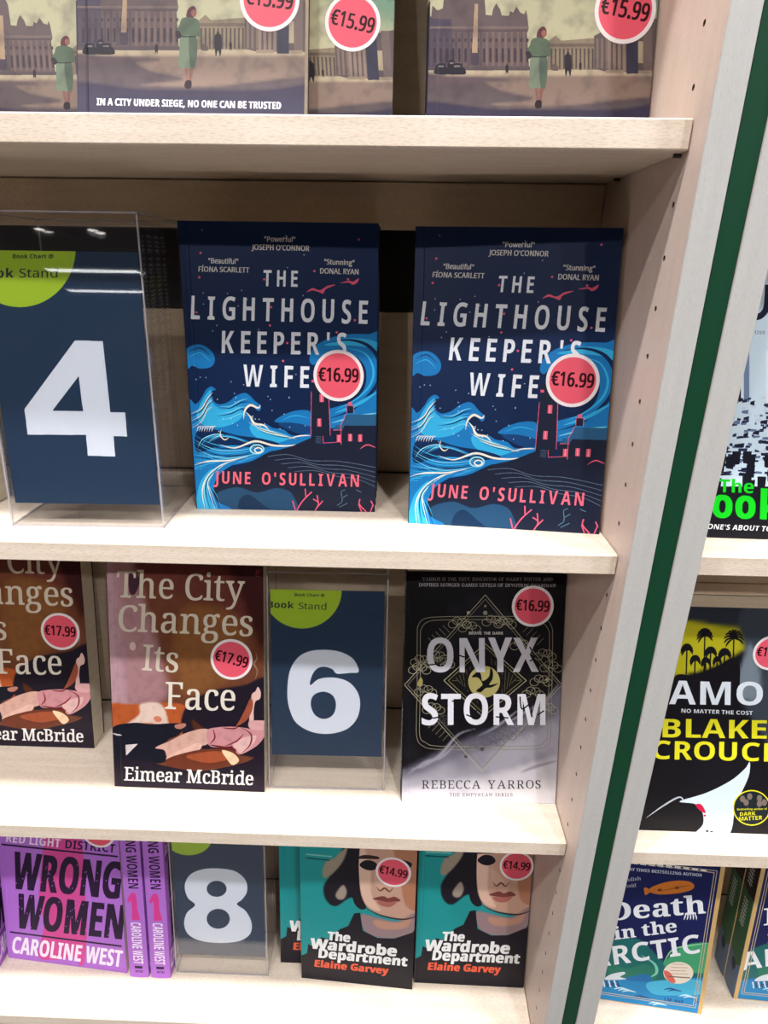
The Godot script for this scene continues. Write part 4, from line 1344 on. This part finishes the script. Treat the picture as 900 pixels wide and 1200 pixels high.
	spine = spine_of(150, 1000, c8(15, 14, 18), [["REBECCA YARROS", 80, 30, 330, 46, c8(196, 196, 202)], ["ONYX STORM", 50, 600, 930, 70, c8(224, 226, 232)]])
	b = book(a, "black and silver fantasy paperback with a geometric emblem, standing by the upright", "", cv.material(), spine, plain(c8(18, 17, 22), 0.35))
	sticker(a, b, p16, Vector2(624.3, 710.4), 24.5, 2)
	# fourth shelf
	a = spot(-0.6628, S4, -0.0912, -4.7, 0.1600, 0.2450, 12.0, 0.022)
	cv = canvas_for(a, 900, Color.BLACK)
	paint_purple(cv)
	cover = cv.material()
	var lilac := plain(c8(176, 112, 208), 0.35)
	cv = Canvas.new(120, 1200, c8(176, 112, 208))
	cv.units(120, 1200)
	text(cv, "WRONG WOMEN", Vector2(34, 90), Vector2(34, 560), 62, c8(40, 22, 54))
	cv.poly([46, 596, 58, 588, 74, 596, 80, 640, 78, 700, 92, 780, 40, 784, 46, 700, 44, 640, 28, 664, 20, 650, 34, 612], c8(214, 62, 146))
	text(cv, "CAROLINE WEST", Vector2(30, 800), Vector2(30, 1100), 62, c8(242, 230, 248))
	cv.rect(36, 1116, 84, 1134, c8(40, 22, 54))
	text(cv, "eriu", Vector2(38, 1164), Vector2(84, 1164), 20, c8(40, 22, 54))
	spine = cv.material()
	b = book(a, "purple paperback facing out with large dark letters", "purple paperbacks", cover, spine, lilac)
	sticker(a, b, p14, Vector2(115, 974), 20, 3)
	for v in [[-0.4738, 0.0238, "purple paperback with its spine out, tight against the facing purple cover"], [-0.4461, 0.0245, "purple paperback with its spine out, nearest the number 8 stand"], [-0.6680, 0.0240, "purple paperback with its spine out, past the facing purple cover"]]:
		a = spot(v[0], S4, -0.0752, 90.0, 0.1000, 0.2450, 10.5, v[1])
		a.w = 0.092
		book(a, v[2], "purple paperbacks", cover, spine, lilac)
	a = spot(-0.2806, S4, -0.0805, -3.6, 0.1394, 0.2120, 7.5, 0.0145)
	cv = canvas_for(a, 800, Color.BLACK)
	paint_wardrobe(cv)
	cover = cv.material()
	var teal := plain(c8(28, 26, 34), 0.35)
	b = book(a, "teal and black paperback with a woman's face, between its two neighbours", "teal portrait paperbacks", cover, teal, teal)
	sticker(a, b, p14, Vector2(461, 1022), 20.8, 8)
	a = spot(-0.1382, S4, -0.0800, -0.6, 0.1360, 0.2120, 10.5, 0.0145)
	b = book(a, "teal and black paperback with a woman's face, next to the upright", "teal portrait paperbacks", cover, teal, teal)
	sticker(a, b, p14, Vector2(605.5, 1014.7), 20, 3)
	a = spot(-0.3103, S4, -0.0980, 0.0, 0.1380, 0.2120, 10.0, 0.0145)
	book(a, "teal and black paperback set back, mostly hidden, next to the number 8 stand", "teal portrait paperbacks", cover, teal, teal)
	# the bookcase beyond the green strip
	a = spot(0.0640, S2, -0.0597, -1.8, 0.1615, 0.2450, 8.0, 0.024)
	cv = canvas_for(a, 800, Color.BLACK)
	paint_crowd(cv)
	var dark := plain(c8(24, 26, 40), 0.35)
	book(a, "pale blue paperback with a crowded city and bright green lettering", "", cv.material(), dark, dark)
	a = spot(0.0600, S3, -0.0418, 0.0, 0.1615, 0.2385, 9.0, 0.024)
	cv = canvas_for(a, 800, Color.BLACK)
	paint_yellow(cv)
	b = book(a, "black paperback with yellow lettering and palm trees", "", cv.material(), dark, dark)
	sticker(a, b, p16, Vector2(904.5, 765), 22.4, 3)
	a = spot(0.0735, S4, -0.0708, -6.0, 0.1365, 0.2120, 9.5, 0.025)
	cv = canvas_for(a, 760, Color.BLACK)
	paint_arctic(cv)
	cover = cv.material()
	cv = Canvas.new(120, 1000, c8(44, 32, 36))
	cv.units(120, 1000)
	cv.blob([-20, 330, 60, 300, 140, 340, 140, 760, 60, 780, -20, 740], c8(56, 96, 66))
	cv.blob([-20, 770, 40, 750, 80, 790, 140, 760, 140, 1020, -20, 1020], c8(92, 112, 136))
	cv.blob([40, 790, 60, 770, 86, 800, 70, 850, 50, 830], c8(30, 40, 60))
	for k in 16:
		var y := 60.0 + k * 24.0 + (90.0 if k > 7 else 0.0)
		cv.line([34, y + 14, 82, y], 6, c8(208, 212, 206))
		cv.line([40, y + 2, 72, y + 18], 5, c8(208, 212, 206))
	spine = cv.material()
	var deep := plain(c8(26, 40, 60), 0.35)
	book(a, "blue arctic paperback with a gilt border and an airship, next to the green strip", "arctic paperbacks", cover, spine, deep)
	for k in 2:
		a = spot(0.2570, S4, -0.0757 - 0.0258 * k, -3.0, 0.1365, 0.2120, 7.0, 0.025)
		book(a, ["blue arctic paperback at the front of a pile of two", "blue arctic paperback at the back of a pile of two"][k], "arctic paperbacks", cover, spine, deep)
